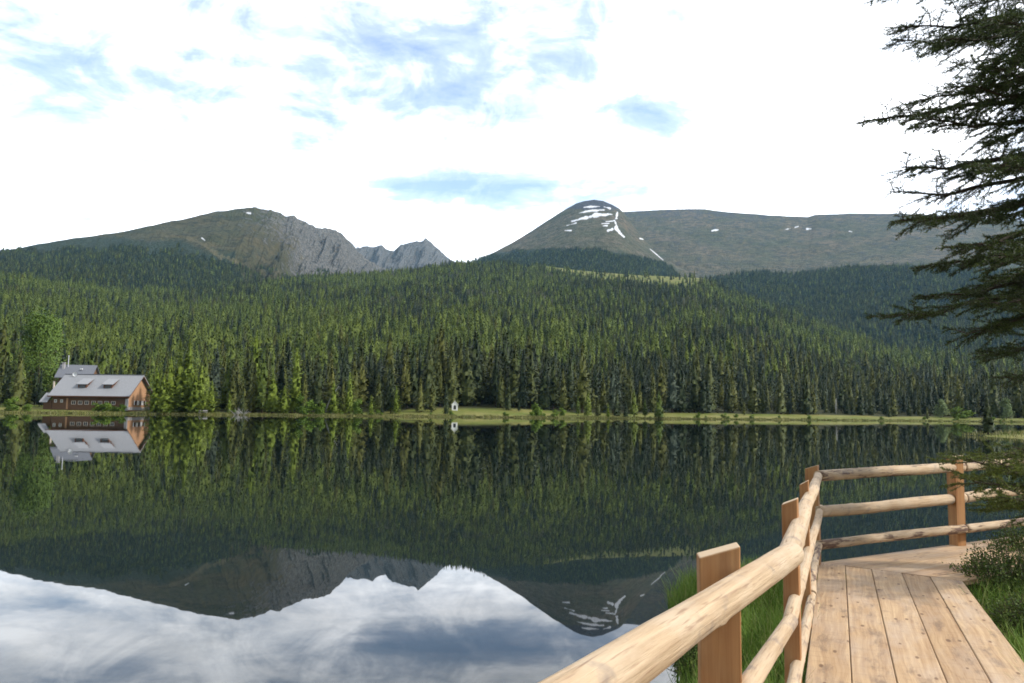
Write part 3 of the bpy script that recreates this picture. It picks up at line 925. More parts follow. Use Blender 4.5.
def sheet_points(sheet, cond, spacing, seed, hlo, hhi, larch):
    """trees on a mountain sheet: pick grid cells by their area"""
    a_, r_, z_, PX, PY = sheet
    g = np.random.default_rng(seed)
    Ag = np.broadcast_to(a_[None, :], r_.shape)
    m = cond(PX, PY)
    area = np.abs(np.gradient(r_, axis=0)) * r_ * (a_[1] - a_[0])
    w = (area * m).ravel(); tot = w.sum()
    k = int(tot / spacing ** 2)
    pick = g.choice(len(w), k, p=w / tot)
    da = (a_[1] - a_[0]); 
    aa = Ag.ravel()[pick] + g.uniform(-.5, .5, k) * da
    jr = g.uniform(-.5, .5, k)
    rr_ = r_.ravel()[pick] + jr * np.abs(np.gradient(r_, axis=0)).ravel()[pick]
    zz_ = z_.ravel()[pick] - jr * np.gradient(z_, axis=0).ravel()[pick]
    kd = np.where(g.random(k) < larch, 1, 0)
    return np.stack([aa, rr_, zz_ - .3, g.uniform(hlo, hhi, k) * .85, kd, PX.ravel()[pick], 0 * aa], 1)


crA = lambda PX: np.interp(PX, [-300, 0, 60, 110, 200, 300, 400, 455, 500, 540, 575, 640, 705, 760, 800, 850, 900, 1000, 1300], [262, 268, 276, 284, 285, 273, 265, 258, 256, 265, 270, 275, 278, 295, 311, 330, 345, 352, 356])
nzL = lambda PX, PY: 9 * fbm(PX / 14, PY / 5, 91, 4)
LP = sheet_points(mL, lambda X, Y: (X > -60) & (X < 330) & (Y > tree_L(X) + nzL(X, Y)) & (Y < crA(X) + 14) & ~((np.abs(X - (190 + (Y - 237) * 2.0)) < 6) & (X > 180)), 8.2, 3, 11, 18, .16)
DP = sheet_points(mD, lambda X, Y: (X > 440) & (X < 720) & (Y > tree_D(X) + .5 * nzL(X, Y)) & (Y < crA(X) + 10), 8.2, 4, 11, 18, .16)
BP = sheet_points(mB, lambda X, Y: (X > 560) & (X < 1080) & (Y < crA(X) + 16), 8.4, 6, 13, 20, .16)
allp = np.concatenate([rest, LP, DP, BP])

me = bpy.data.meshes.new('forest')
P3 = np.stack([np.sin(allp[:, 0]) * allp[:, 1], np.cos(allp[:, 0]) * allp[:, 1], allp[:, 2]], 1).astype(np.float32)
me.vertices.add(len(P3)); me.vertices.foreach_set('co', P3.ravel())
g = np.random.default_rng(5)
kk = allp[:, 4].astype(int)
nv = np.array([4, 3, 1])[kk]; var = (g.random(len(kk)) * nv).astype(int)
code = np.array([0, 4, 7])[kk] + var
href = np.array([20., 18., 20.])[kk]
sc = allp[:, 3] / href; wd = g.uniform(1.2, 1.9, len(sc))
at = me.attributes.new('tree_size', 'FLOAT_VECTOR', 'POINT'); at.data.foreach_set('vector', np.stack([sc * wd, sc * wd, sc], 1).astype(np.float32).ravel())
at = me.attributes.new('tree_turn', 'FLOAT_VECTOR', 'POINT'); at.data.foreach_set('vector', np.stack([0 * sc, 0 * sc, g.uniform(0, 6.283, len(sc))], 1).astype(np.float32).ravel())
at = me.attributes.new('tree_kind', 'INT', 'POINT'); at.data.foreach_set('value', code.astype(np.int32))
fo = tag(obj('forest', me), kind='stuff')
fo['label'] = 'conifer forest covering the hillside and the lower mountain slopes'
ng = bpy.data.node_groups.new('forest_trees', 'GeometryNodeTree')
ng.interface.new_socket('Geometry', in_out='INPUT', socket_type='NodeSocketGeometry')
ng.interface.new_socket('Geometry', in_out='OUTPUT', socket_type='NodeSocketGeometry')
gi = ng.nodes.new('NodeGroupInput'); gout = ng.nodes.new('NodeGroupOutput')
joinall = ng.nodes.new('GeometryNodeJoinGeometry')


def named(nm, typ):
    q = ng.nodes.new('GeometryNodeInputNamedAttribute'); q.data_type = typ; q.inputs['Name'].default_value = nm
    return next(o for o in q.outputs if o.enabled and o.name == 'Attribute')


aS, aT, aK = named('tree_size', 'FLOAT_VECTOR'), named('tree_turn', 'FLOAT_VECTOR'), named('tree_kind', 'INT')
ci = 0
for key, nvv in (('spruce', 4), ('larch', 3), ('bluish', 1)):
    for v in range(nvv):
        oi = ng.nodes.new('GeometryNodeObjectInfo'); oi.transform_space = 'ORIGINAL'; oi.inputs['Object'].default_value = CROWN_OBJ[(key, v)]
        cmp_ = ng.nodes.new('FunctionNodeCompare'); cmp_.data_type = 'INT'; cmp_.operation = 'EQUAL'
        ia = [s for s in cmp_.inputs if s.enabled and s.type == 'INT']
        ng.links.new(aK, ia[0]); ia[1].default_value = ci; ci += 1
        ip = ng.nodes.new('GeometryNodeInstanceOnPoints')
        ng.links.new(gi.outputs[0], ip.inputs['Points']); ng.links.new(cmp_.outputs[0], ip.inputs['Selection'])
        ng.links.new(oi.outputs['Geometry'], ip.inputs['Instance'])
        try:
            ng.links.new(aT, ip.inputs['Rotation'])
        except Exception: pass
        ng.links.new(aS, ip.inputs['Scale'])
        ng.links.new(ip.outputs[0], joinall.inputs[0])
ng.links.new(joinall.outputs[0], gout.inputs[0])
mod = fo.modifiers.new('trees', 'NODES'); mod.node_group = ng
print('forest instances', len(P3))

# ------------------------------------------------------------------ pale dead trunk leaning in the forest
a = azte(326, 380)[0]; p = polar(a, float(shore_r(a)) + 14)
e = empty('dead_tree', p); tag(e, 'leaning bleached dead trunk among the shore larches', 'tree')
b = MB(); b.tube([(0, 0, -.3), (1.0, -.3, 3.0), (2.6, -.6, 6.0), (4.6, -.9, 9.0)], [.26, .22, .17, .07], 7); b.build('trunk', M['pale_bark'], e, True)
b = MB()
for t, l in ((.5, 1.2), (.65, 1.0), (.8, .7)): b.tube([(4.6 * t, -.9 * t, 9 * t), (4.6 * t - l, -.9 * t + .3, 9 * t + .5 * l)], [.06, .02], 5)
b.build('branch', M['pale_bark'], e)

for px_, hh_, db_, lab in ((389, 15, 40, 'bleached dead snag among the dark spruces left of the chapel meadow'), (779, 9, 40, 'bleached dead snag among the dark spruces right of the meadow strip'), (835, 7, 44, 'bleached dead snag in the dark forest above the right bay')):
    a = azte(px_, 380)[0]; p = polar(a, float(shore_r(a)) + db_)
    e = empty('dead_tree', p); tag(e, lab, 'tree')
    b = MB(); b.tube([(0, 0, -.3), (.1, 0, hh_ * .5), (.3, 0, hh_)], [.3, .22, .06], 7); b.build('trunk', M['pale_bark'], e, True)
    b = MB()
    for k in range(14):
        z_ = hh_ * (.35 + .045 * k); an = k * 2.4; l = 1.5 * (1.1 - z_ / hh_) + .3
        b.tube([(.1, 0, z_), (.1 + l * math.cos(an), l * math.sin(an), z_ - .25 * l)], [.07, .03], 4)
    b.build('branches', M['pale_bark'], e)

# ------------------------------------------------------------------ lodge
def px_on(px, y):   # x at depth y for a pixel column near the waterline
    return at_y(px, 405, y).x


LY = 240.0
xl, xr = px_on(51.5, LY), px_on(128.5, LY)
Ln = xr - xl; Wd = 14.0; zb = 1.45
lod = empty('lodge', ((xl + xr) / 2, LY, zb), R_(-1.5))
tag(lod, 'long dark-brown log lodge with a pale grey shingle roof on the lake shore', 'house')
hx = Ln / 2; EV = 4.7; RG = 10.3       # eave and ridge heights above the base
b = MB()
b.box((0, .15, EV / 2 - .3), (Ln, .3, EV + .6)); b.box((-hx + .15, Wd / 2, EV / 2 - .3), (.3, Wd - .6, EV + .6)); b.box((0, Wd - .15, EV / 2 - .3), (Ln, .3, EV + .6))
b.prism([(0.0, EV), (Wd, EV), (Wd / 2, RG - .35)], 0, -hx + .02, -hx + .28)
b.build('wall', M['shaded_wood'], lod)
b = MB(); b.box((hx - .15, Wd / 2, EV / 2 - .3), (.3, Wd - .62, EV + .6)); b.prism([(0.3, EV), (Wd - .3, EV), (Wd / 2, RG - .35)], 0, hx - .28, hx - .02)
g_ = b.build('gable_wall', M['warm_wood'], lod); g_['label'] = 'log gable in a sunlit honey tone'
b = MB(); b.box((hx + .06, Wd / 2, .1), (.3, Wd + .1, .9)); b.build('plinth', M['stone'], lod)
b = MB(); b.box((hx - .3, -.2, 1.3), (.8, .5, 3.6)); b.build('corner_pier', M['stone'], lod)
sl = (RG - EV) / (Wd / 2); ov = 1.5; th = .28
b = MB()
b.prism([(-ov, EV - ov * sl), (Wd / 2, RG), (Wd / 2, RG + th * 1.3), (-ov, EV - ov * sl + th * 1.2)], 0, -hx - .7, hx + 1.0)
b.prism([(Wd + ov, EV - ov * sl), (Wd + ov, EV - ov * sl + th * 1.2), (Wd / 2 + .004, RG + th * 1.3), (Wd / 2 + .004, RG)], 0, -hx - .7, hx + 1.0)
rf = b.build('roof', M['shingle'], lod)
b = MB(); b.box((.15, -ov - .06, EV - ov * sl + .12), (Ln + 1.7, .1, .3))
b.build('gutter', M['brown_trim'], rf)
b = MB(); b.box((.15, Wd / 2, RG + th * 1.3 + .05), (Ln + 1.72, .5, .14)); b.build('ridge_cap', M['slate'], rf)
b = MB()
for s in (-1, 1):
    y0, y1 = (-ov, Wd / 2) if s < 0 else (Wd + ov, Wd / 2)
    b.prism([(y0, EV - ov * sl - .25), (y1, RG - .25), (y1, RG - .004), (y0, EV - ov * sl - .004)], 0, hx + .72, hx + .99)
b.build('bargeboard', M['brown_trim'], rf)
# lower lean-to roof at the left end
b = MB(); b.prism([(-ov, 1.72), (1.8, 4.45), (1.8, 4.7), (-ov, 1.98)], 0, -hx - 3.2, -hx - .72)
b.build('side_roof', M['shingle'], lod)
b = MB(); b.box((-hx - 1.6, 1.2, .9), (2.6, 2.0, 3.2)); b.build('side_wall', M['shaded_wood'], lod)
for dx in (-.155, .185):
    cx = dx * Ln
    dm = MB(); yy = 1.55; zz0 = EV + yy * sl
    dm.box((cx, yy + .6, zz0 + .75), (2.7, 1.2, 1.3))
    dmo = dm.build('dormer', M['brown_trim'], lod)
    b = MB(); b.prism([(yy - .5, zz0 + 1.35), (yy + 3.4, zz0 + 3.25), (yy + 3.4, zz0 + 3.42), (yy - .5, zz0 + 1.55)], 0, cx - 1.75, cx + 1.75); b.build('dormer_roof', M['shingle'], dmo)
    b = MB(); b.box((cx, yy - .03, zz0 + .72), (1.9, .06, .85)); b.build('dormer_pane', M['pane'], dmo)
    # cheek boards running back up the roof
    b = MB(); b.prism([(yy + 1.2, zz0 + 1.0), (yy + 3.2, zz0 + 2.5), (yy + 3.2, zz0 + 2.9), (yy + 1.2, zz0 + 1.9)], 0, cx + 1.3, cx + 1.5); b.build('dormer_cheek', M['brown_trim'], dmo)


def window(parent, x, z, w, h, y=-.02, frame=M['pale_frame'], axis=1, nm='window'):
    f = MB(); t = .14
    for (ox, oz, sx, sz_) in ((0, h / 2 - t / 2, w, t), (0, -h / 2 + t / 2, w, t), (-w / 2 + t / 2, 0, t, h - 2 * t), (w / 2 - t / 2, 0, t, h - 2 * t), (0, 0, .07, h - 2 * t)):
        f.box((x + ox, y, z + oz) if axis == 1 else (y, x + ox, z + oz), (sx, .12, sz_) if axis == 1 else (.12, sx, sz_))
    fo_ = f.build(nm, frame, parent)
    q = MB(); q.box((x, y + .03, z) if axis == 1 else (y - .03, x, z), (w - .1, .05, h - .1) if axis == 1 else (.05, w - .1, h - .1)); q.build('pane', M['pane'], fo_)
    return fo_


for i in range(7): window(lod, -hx + 6.6 + i * 2.05, 1.75, 1.35, 1.15)
for x in (-hx + 1.0, -hx + 2.9): window(lod, x, 2.2, .8, .9, frame=M['white'])
b = MB(); b.box((-hx + 4.7, -.08, 1.4), (.5, .3, 3.4)); b.build('porch_post', M['warm_wood'], lod)
for y in (4.4, 7.0, 9.6):
    w = window(lod, y, 1.9, 1.2, 1.35, y=hx + .12, frame=M['brown_trim'], axis=0)
    b = MB(); b.box((hx + .16, y - .9, 1.9), (.06, .45, 1.4)); b.box((hx + .16, y + .9, 1.9), (.06, .45, 1.4)); b.build('shutter', M['white'], w)
b = MB()
pts_ = []
for i in range(5):
    rr_ = .75 * math.sin(i / 4 * 1.2); pts_.append((rr_, .75 * (1 - math.cos(i / 4 * 1.2))))
vs = []; fs = []
for i, (q, dz) in enumerate(pts_):
    for k in range(14): vs.append((-hx + 3.0 + q * math.cos(k * 6.283 / 14), 6.3 - dz * .9, RG + .35 + q * math.sin(k * 6.283 / 14)))
for i in range(4):
    for k in range(14): fs.append([i * 14 + k, i * 14 + (k + 1) % 14, (i + 1) * 14 + (k + 1) % 14, (i + 1) * 14 + k])
b.add(vs, fs); b.tube([(-hx + 3.0, 6.3, RG + .3), (-hx + 3.0, 6.9, RG - .6)], .06, 6)
b.build('satellite_dish', M['white'], lod)
# low planting in front of it
for px_, yt, lab in ((107, 400.5, 'dark bush in front of the lodge wall'), (96, 403, 'low dark bush left of the big one at the lodge wall'), (120, 402.5, 'dark bush near the stone corner pier of the lodge'), (12, 398, 'low green bush under the lone olive spruce'), (27, 402, 'low green bush between the olive spruce and the lodge')):
    place_px('shrub', 'garden_bush', px_, yt, 409, 4.5, 1.6, lab, 'bush', 'bushes around the lodge')

# ------------------------------------------------------------------ hut behind the lodge
HY = 268.0
hut = empty('hut', (px_on(73, HY), HY, 7.9), R_(10))
tag(hut, 'small hut with a dark grey roof and wooden balcony behind the lodge', 'house')
L2, W2, E2, R2_ = 10.0, 8.0, 4.6, 8.2
b = MB(); b.box((0, W2 / 2, E2 / 2 - 1.5), (L2, W2, E2 + 3)); b.prism([(0, E2), (W2, E2), (W2 / 2, R2_ - .2)], 0, -L2 / 2 + .02, L2 / 2 - .02); b.build('wall', M['shaded_wood'], hut)  # dark wall colour carries the shade of roof and trees
s2 = (R2_ - E2) / (W2 / 2)
b = MB()
b.prism([(-1, E2 - s2), (W2 / 2, R2_), (W2 / 2, R2_ + .3), (-1, E2 - s2 + .3)], 0, -L2 / 2 - 1.1, L2 / 2 + .7)
b.prism([(W2 + 1, E2 - s2), (W2 + 1, E2 - s2 + .3), (W2 / 2 + .004, R2_ + .3), (W2 / 2 + .004, R2_)], 0, -L2 / 2 - 1.1, L2 / 2 + .7)
rf2 = b.build('roof', M['slate'], hut)
b = MB(); b.box((1.5, 1.5, E2 + 2.4), (.7, .7, .25)); b.build('skylight', M['white'], rf2)
b = MB(); b.box((-L2 / 2 - .9, W2 / 2 - 1.2, 2.6), (1.8, W2 - 2, .2))
for k in range(9): b.box((-L2 / 2 - 1.75, 1.2 + k * .65, 3.1), (.06, .12, .9))
b.box((-L2 / 2 - 1.75, W2 / 2 - .2, 3.6), (.12, W2 - 2, .12)); b.build('balcony', M['brown_trim'], hut)
window(hut, -2.2, 2.6, 1.2, 1.2, frame=M['pale_frame']); window(hut, .8, 2.6, 1.2, 1.2, frame=M['pale_frame'])
b = MB(); b.tube([(-L2 / 2 - 1.3, -.2, -2), (-L2 / 2 - 1.3, -.2, 2.6)], .35, 8); b.build('balcony_post', M['pale_frame'], hut)
b = MB(); b.box((-L2 / 2 + .4, 2.6, R2_ - .3), (.8, .8, 2.2)); b.box((-L2 / 2 + .4, 2.6, R2_ + .9), (1.1, 1.1, .2)); b.build('chimney', M['stone'], hut)
b = MB(); b.tube([(-L2 / 2 + 1.6, 3.2, R2_ - .6), (-L2 / 2 + 1.6, 3.2, R2_ + 3.2)], .16, 8); b.tube([(-L2 / 2 + 1.6, 3.2, R2_ + 3.2), (-L2 / 2 + 1.6, 3.2, R2_ + 3.5)], [.3, .1], 8); b.build('stovepipe', M['metal'], hut)

# ------------------------------------------------------------------ white wayside chapel
a = azte(454.8, 408)[0]; rc = float(shore_r(a)) + 24
cp = polar(a, rc)
ch = empty('chapel', (cp.x, cp.y, cp.z - .1), -a)
tag(ch, 'tiny white wayside chapel with a pointed roof and dark arched niche on the meadow', 'chapel')
b = MB(); hw = 1.05; hz = 2.15; aw = .48
arch = [(-aw, .35), (-aw, 1.35)] + [(aw * math.cos(t), 1.35 + aw * 1.15 * math.sin(t)) for t in np.linspace(math.pi * .92, math.pi * .08, 7)] + [(aw, 1.35), (aw, .35)]
outer = [(-hw, 0), (-hw, hz), (0, 3.35), (hw, hz), (hw, 0)]
def face_strip(y):
    return [(x, y, z_) for x, z_ in outer], [(x, y, z_) for x, z_ in arch]
o_, i_ = face_strip(-.9)
vs = o_ + i_; no = len(o_)
ni = len(i_)
fs = [[0, 1, no + 1, no], [1, 2, no + ni // 2] + [no + k for k in range(ni // 2 - 1, 0, -1)], [2, 3, no + ni - 2] + [no + k for k in range(ni - 3, ni // 2 - 1, -1)], [3, 4, no + ni - 1, no + ni - 2], [4, 0, no, no + ni - 1]]
b.add(vs, fs)
vs2 = [(x, -.35, z_) for x, y, z_ in i_]; b.add(i_ + vs2, [[k, (k + 1) % ni, ni + (k + 1) % ni, ni + k] for k in range(ni)])
b.add([(x, -.9, z_) for x, z_ in outer] + [(x, 1.0, z_) for x, z_ in outer], [[k, (k + 1) % 5, 5 + (k + 1) % 5, 5 + k] for k in range(5)] + [[5, 6, 7, 8, 9]])
b.build('wall', M['white'], ch)
b = MB(); b.add([(x, -.36, z_) for x, y, z_ in i_], [list(range(ni))]); b.build('niche', M['pane'], ch)
b = MB()
for s in (-1, 1): b.prism([(0, 3.37), (s * 1.3, 1.93), (s * 1.3, 2.03), (0, 3.49)], 1, -1.05, 1.15)
b.build('roof', M['white'], ch)
b = MB(); b.box((0, -1.0, 3.62), (.06, .06, .42)); b.box((0, -1.0, 3.68), (.24, .05, .06)); b.build('cross', M['metal'], ch)

# ------------------------------------------------------------------ shore bench and driftwood
a = azte(203, 412)[0]; p = polar(a, float(shore_r(a)) + 1.6)
bn = empty('bench', p, -a); tag(bn, 'pale wooden bench at the waterline right of the lodge', 'bench')
b = MB(); b.box((0, 0, .5), (2.6, .5, .08)); b.build('seat', M['pale_bark'], bn)
b = MB(); b.box((0, .28, .95), (2.6, .06, .35)); b.build('backrest', M['pale_bark'], bn)
for s in (-1, 1):
    b = MB(); b.box((s * 1.05, .05, .2), (.12, .5, .56)); b.build('leg', M['pale_bark'], bn)
a = azte(240, 412)[0]; p = polar(a, float(shore_r(a)) + .6)
dw = empty('driftwood_heap', p); tag(dw, 'grey heap of driftwood branches in the water by the shore', 'driftwood')
rd = random.Random(4); b = MB()
for i in range(34):
    an = rd.uniform(0, 6.28); l = rd.uniform(.8, 2.3)
    x0, y0 = rd.uniform(-1.4, 1.4), rd.uniform(-.8, .8)
    b.tube([(x0, y0, rd.uniform(-.4, .2)), (x0 + l * .5 * math.cos(an), y0 + l * .4 * math.sin(an), rd.uniform(.4, 1.0)), (x0 + l * math.cos(an), y0 + .5 * l * math.sin(an), rd.uniform(.5, 2.2))], [.06, .05, .02], 5)
b.build('branches', M['pale_bark'], dw)

# ------------------------------------------------------------------ near bank
DZ = .55   # deck level
EDGE = [(-9, -5), (-4, -2.2), (-1.5, .3), (-.55, 1.6), (.2, 3.0), (.8, 4.4), (1.3, 6.0), (1.55, 7.4), (1.80, 8.8), (2.4, 9.35), (3.1, 9.15), (3.7, 8.95), (4.6, 9.5), (6.2, 10.4), (9, 12), (14, 13.5), (30, 15), (60, 8), (60, -5)]
EP = np.array(EDGE, float)


def land_sd(x, y):
    """signed distance, inside positive"""
    x = np.asarray(x, float); y = np.asarray(y, float)
    dmin = np.full(x.shape, 1e9); ins = np.zeros(x.shape, bool)
    for i in range(len(EP)):
        ax, ay = EP[i]; bx, by = EP[(i + 1) % len(EP)]
        t = np.clip(((x - ax) * (bx - ax) + (y - ay) * (by - ay)) / ((bx - ax) ** 2 + (by - ay) ** 2), 0, 1)
        dmin = np.minimum(dmin, np.hypot(x - ax - t * (bx - ax), y - ay - t * (by - ay)))
        c = ((ay > y) != (by > y)) & (x < (bx - ax) * (y - ay) / (by - ay + 1e-12) + ax)
        ins ^= c
    return np.where(ins, dmin, -dmin)


def bank_z(x, y):
    s = land_sd(x, y) + .16 * fbm(x * 1.6, y * 1.6, 51, 3)
    zz_ = np.where(s < 0, np.maximum(s * .8, -1.4), .34 * (1 - np.exp(-s * 2.2)))
    return zz_ + .05 * fbm(x * 2.2, y * 2.2, 52, 4) * (s > .1)


gx = np.concatenate([np.arange(-6, 12, .12), np.arange(12, 60, 1.0)]); gy = np.concatenate([np.arange(-5, 14, .12), np.arange(14, 18, .5)])
GX, GY = np.meshgrid(gx, gy)
gz = bank_z(GX, GY)
i = np.arange(GX.size).reshape(GX.shape)
f = np.stack([i[:-1, :-1], i[:-1, 1:], i[1:, 1:], i[1:, :-1]], -1).reshape(-1, 4)
struct('bank', mesh_np('bank', np.stack([GX, GY, gz], -1).reshape(-1, 3), f, [M['bank']], None, True))

# grassy spit on the right with its little spruce
sp = at_z(1010, 435, 0)
v_, f_ = [], []
na, nr = 90, 16
SPX, SPY = 30.0, 12.0
cxs, cys = 46 + SPX + 2.6, 84.0
for q in range(nr + 1):
    for k in range(na):
        t = 6.283 * k / na; rr_ = q / nr
        wob = 1 + .10 * float(vnoise(2.5 * math.cos(t) + 3, 2.5 * math.sin(t), 6)) + .05 * float(vnoise(9 * math.cos(t) + 3, 9 * math.sin(t), 8))
        v_.append((cxs + SPX * rr_ * wob * math.cos(t), cys + SPY * rr_ * wob * math.sin(t), .55 * (1 - rr_ ** 3) - .25 * (rr_ > .99)))
for q in range(nr):
    for k in range(na): f_.append([q * na + k, (q + 1) * na + k, (q + 1) * na + (k + 1) % na, q * na + (k + 1) % na])
m_ = mesh_np('spit', v_, f_, [M['ground']], None, True, None, {'meadow': np.ones(len(v_))})
struct('spit_ground', m_)
q = at_y(988, 432, 80)
plant('spruce', 'spruce_tree', (q.x, q.y, .4), at_y(988, 393, 80).z - .4, 1.5, 2, 'little spruce on the grassy spit behind the far railing', 'tree')


def blades(cond_pts, hlo, hhi, wdt, seed, lean=.35):
    g = np.random.default_rng(seed); P = cond_pts; n = len(P)
    a = g.uniform(0, 6.28, n); h = g.uniform(hlo, hhi, n) * (.7 + .5 * np.clip(fbm(P[:, 0] * 1.3, P[:, 1] * 1.3, 31, 3) + .4, 0, 1)); ln = g.uniform(.05, lean, n) * h
    dx = np.stack([np.cos(a), np.sin(a), 0 * a], 1); sd = np.stack([-np.sin(a), np.cos(a), 0 * a], 1)
    w = wdt * g.uniform(.6, 1.3, n)
    up = np.array([0, 0, 1.0])[None]
    b0 = P - sd * w[:, None] * .5; b1 = P + sd * w[:, None] * .5
    m0 = P + up * (h * .55)[:, None] + dx * (ln * .4)[:, None]
    c0 = m0 - sd * w[:, None] * .38; c1 = m0 + sd * w[:, None] * .38
    tp = P + up * h[:, None] + dx * (ln * 1.4)[:, None]
    t2 = tp + sd * .0005
    v = np.stack([b0, b1, c1, c0, t2, tp], 1).reshape(-1, 3)
    i = np.arange(n)[:, None] * 6
    f = np.concatenate([i + np.array([[0, 1, 2, 3]]), i + np.array([[3, 2, 4, 5]])], 0)
    return v, f


g = np.random.default_rng(93); k = 26000
ra = g.uniform(R_(-36), R_(37), k); rd_ = np.abs(g.normal(0, 1.0, k)) * np.where(fbm(ra * 120, ra * 0, 15, 3) > -.1, 1, .25) * 2.2 - .3
rr2 = shore_r(ra) + rd_
P = np.stack([np.sin(ra) * rr2, np.cos(ra) * rr2, heightA(ra, rr2)], 1)
P[:, 2] = np.maximum(P[:, 2], -.1)
v1, f1 = blades(P, .2, .75, .10, 18, .4)
tag(obj('reeds', mesh_np('reeds', v1, f1, [M['sedge']])), kind='stuff', label='sedge and reeds fringing the far waterline')

# ------------------------------------------------------------------ boardwalk
u1 = Vector((.382, .924)).normalized()
u0 = Vector((.53, .848)).normalized()
u2 = Vector((.858, .514)).normalized()
def perp(u): return Vector((u.y, -u.x))     # to the right


Bc = Vector((at_z(819, 562, DZ).x, at_z(819, 562, DZ).y))       # outer corner
WID = 1.235
Bb = Bc - u1 * 4.95                                               # bend behind the frame's lower edge
Ba = Bb - u0 * 6.5
Bd = Bc + u2 * 9.0
def miter(u, v):
    h = (perp(u) + perp(v)).normalized(); return h * (WID / h.dot(perp(u)))


mi1, mi2 = miter(u0, u1), miter(u1, u2)
bw = empty('boardwalk', (Bc.x, Bc.y, 0)); tag(bw, 'pale larch boardwalk with an elbow running along the lake bank', 'boardwalk')
bw_inv = Vector((-Bc.x, -Bc.y, 0))


def decking(P0, P1, m0, m1, u, nb=5, seed=0):
    """planks along u between two mitre lines"""
    rd = random.Random(seed); pr = perp(u)
    V, Fc, UV = [], [], []
    wsum = [0]; ws = [rd.uniform(.9, 1.1) for _ in range(nb)]; t = sum(ws)
    for w in ws: wsum.append(wsum[-1] + w / t)
    gap = .0045
    for k in range(nb):
        a0, a1 = wsum[k], wsum[k + 1]
        e0 = gap / WID * .5
        q = [P0 + m0 * (a0 + e0) + u * .004, P0 + m0 * (a1 - e0) + u * .004, P1 + m1 * (a1 - e0) - u * .004, P1 + m1 * (a0 + e0) - u * .004]
        nseg = 1
        # planks butt somewhere along long runs
        L = (q[3] - q[0]).length
        cuts = [0, 1]
        if L > 5.5: cuts = [0, rd.uniform(.3, .7), 1]
        for c0, c1 in zip(cuts[:-1], cuts[1:]):
            g0 = .003 / L if c0 > 0 else 0; g1 = .003 / L if c1 < 1 else 0
            A = q[0].lerp(q[3], c0 + g0); B_ = q[1].lerp(q[2], c0 + g0); C_ = q[1].lerp(q[2], c1 - g1); D_ = q[0].lerp(q[3], c1 - g1)
            dz = rd.uniform(-.003, .003); cv = .005
            n0 = len(V)
            for z_, ins in ((DZ + dz - .045, 0), (DZ + dz - cv, 0), (DZ + dz, cv)):
                for p_, sgn in ((A, 1), (B_, -1), (C_, -1), (D_, 1)):
                    pp = p_ + pr * ins * sgn
                    V.append((pp.x - Bc.x, pp.y - Bc.y, z_))
            for l in (0, 4):
                for e_ in range(4): Fc.append([n0 + l + e_, n0 + l + (e_ + 1) % 4, n0 + l + 4 + (e_ + 1) % 4, n0 + l + 4 + e_])
            Fc.append([n0 + 8, n0 + 9, n0 + 10, n0 + 11]); Fc.append([n0 + 3, n0 + 2, n0 + 1, n0])
    for f_ in Fc:
        for vi in f_:
            p_ = Vector((V[vi][0], V[vi][1])); UV.append((p_.dot(u), p_.dot(pr) + V[vi][2]))
    return obj('decking', mesh_np('decking', V, Fc, [M['deck']], None, False, UV), bw)


decking(Ba, Bb, miter(u0, u0), mi1, u0, 5, 3)
decking(Bb, Bc, mi1, mi2, u1, 5, 7)
decking(Bc, Bd, mi2, miter(u2, u2), u2, 5, 5)
for P0, P1, u in ((Ba, Bb, u0), (Bb, Bc, u1), (Bc, Bd, u2)):
    for off in (.12, WID - .12):
        p0 = P0 + perp(u) * off + u * .35; p1 = P1 + perp(u) * off - u * .35
        b = MB(); c = (p0 + p1) / 2 - Bc
        b.box((c.x, c.y, DZ - .13), ((p1 - p0).length, .1, .16), 0, Matrix.Rotation(math.atan2(u.y, u.x), 3, 'Z')); b.build('joist', M['beam'], bw)
    L = (P1 - P0).length
    for k in range(int(L // 1.8) + 1):
        for off in (.12, WID - .12):
            p = P0 + u * min(.5 + 1.8 * k, L - .3) + perp(u) * off - Bc
            b = MB(); b.tube([(p.x, p.y, -.8), (p.x, p.y, DZ - .21)], .06, 8); b.build('pile', M['beam'], bw)

# ------------------------------------------------------------------ log railing
rl = empty('log_railing', (Bc.x, Bc.y, DZ)); tag(rl, 'rustic railing of peeled logs and sawn orange posts along the boardwalk', 'railing')
RO = Vector((Bc.x, Bc.y, DZ))


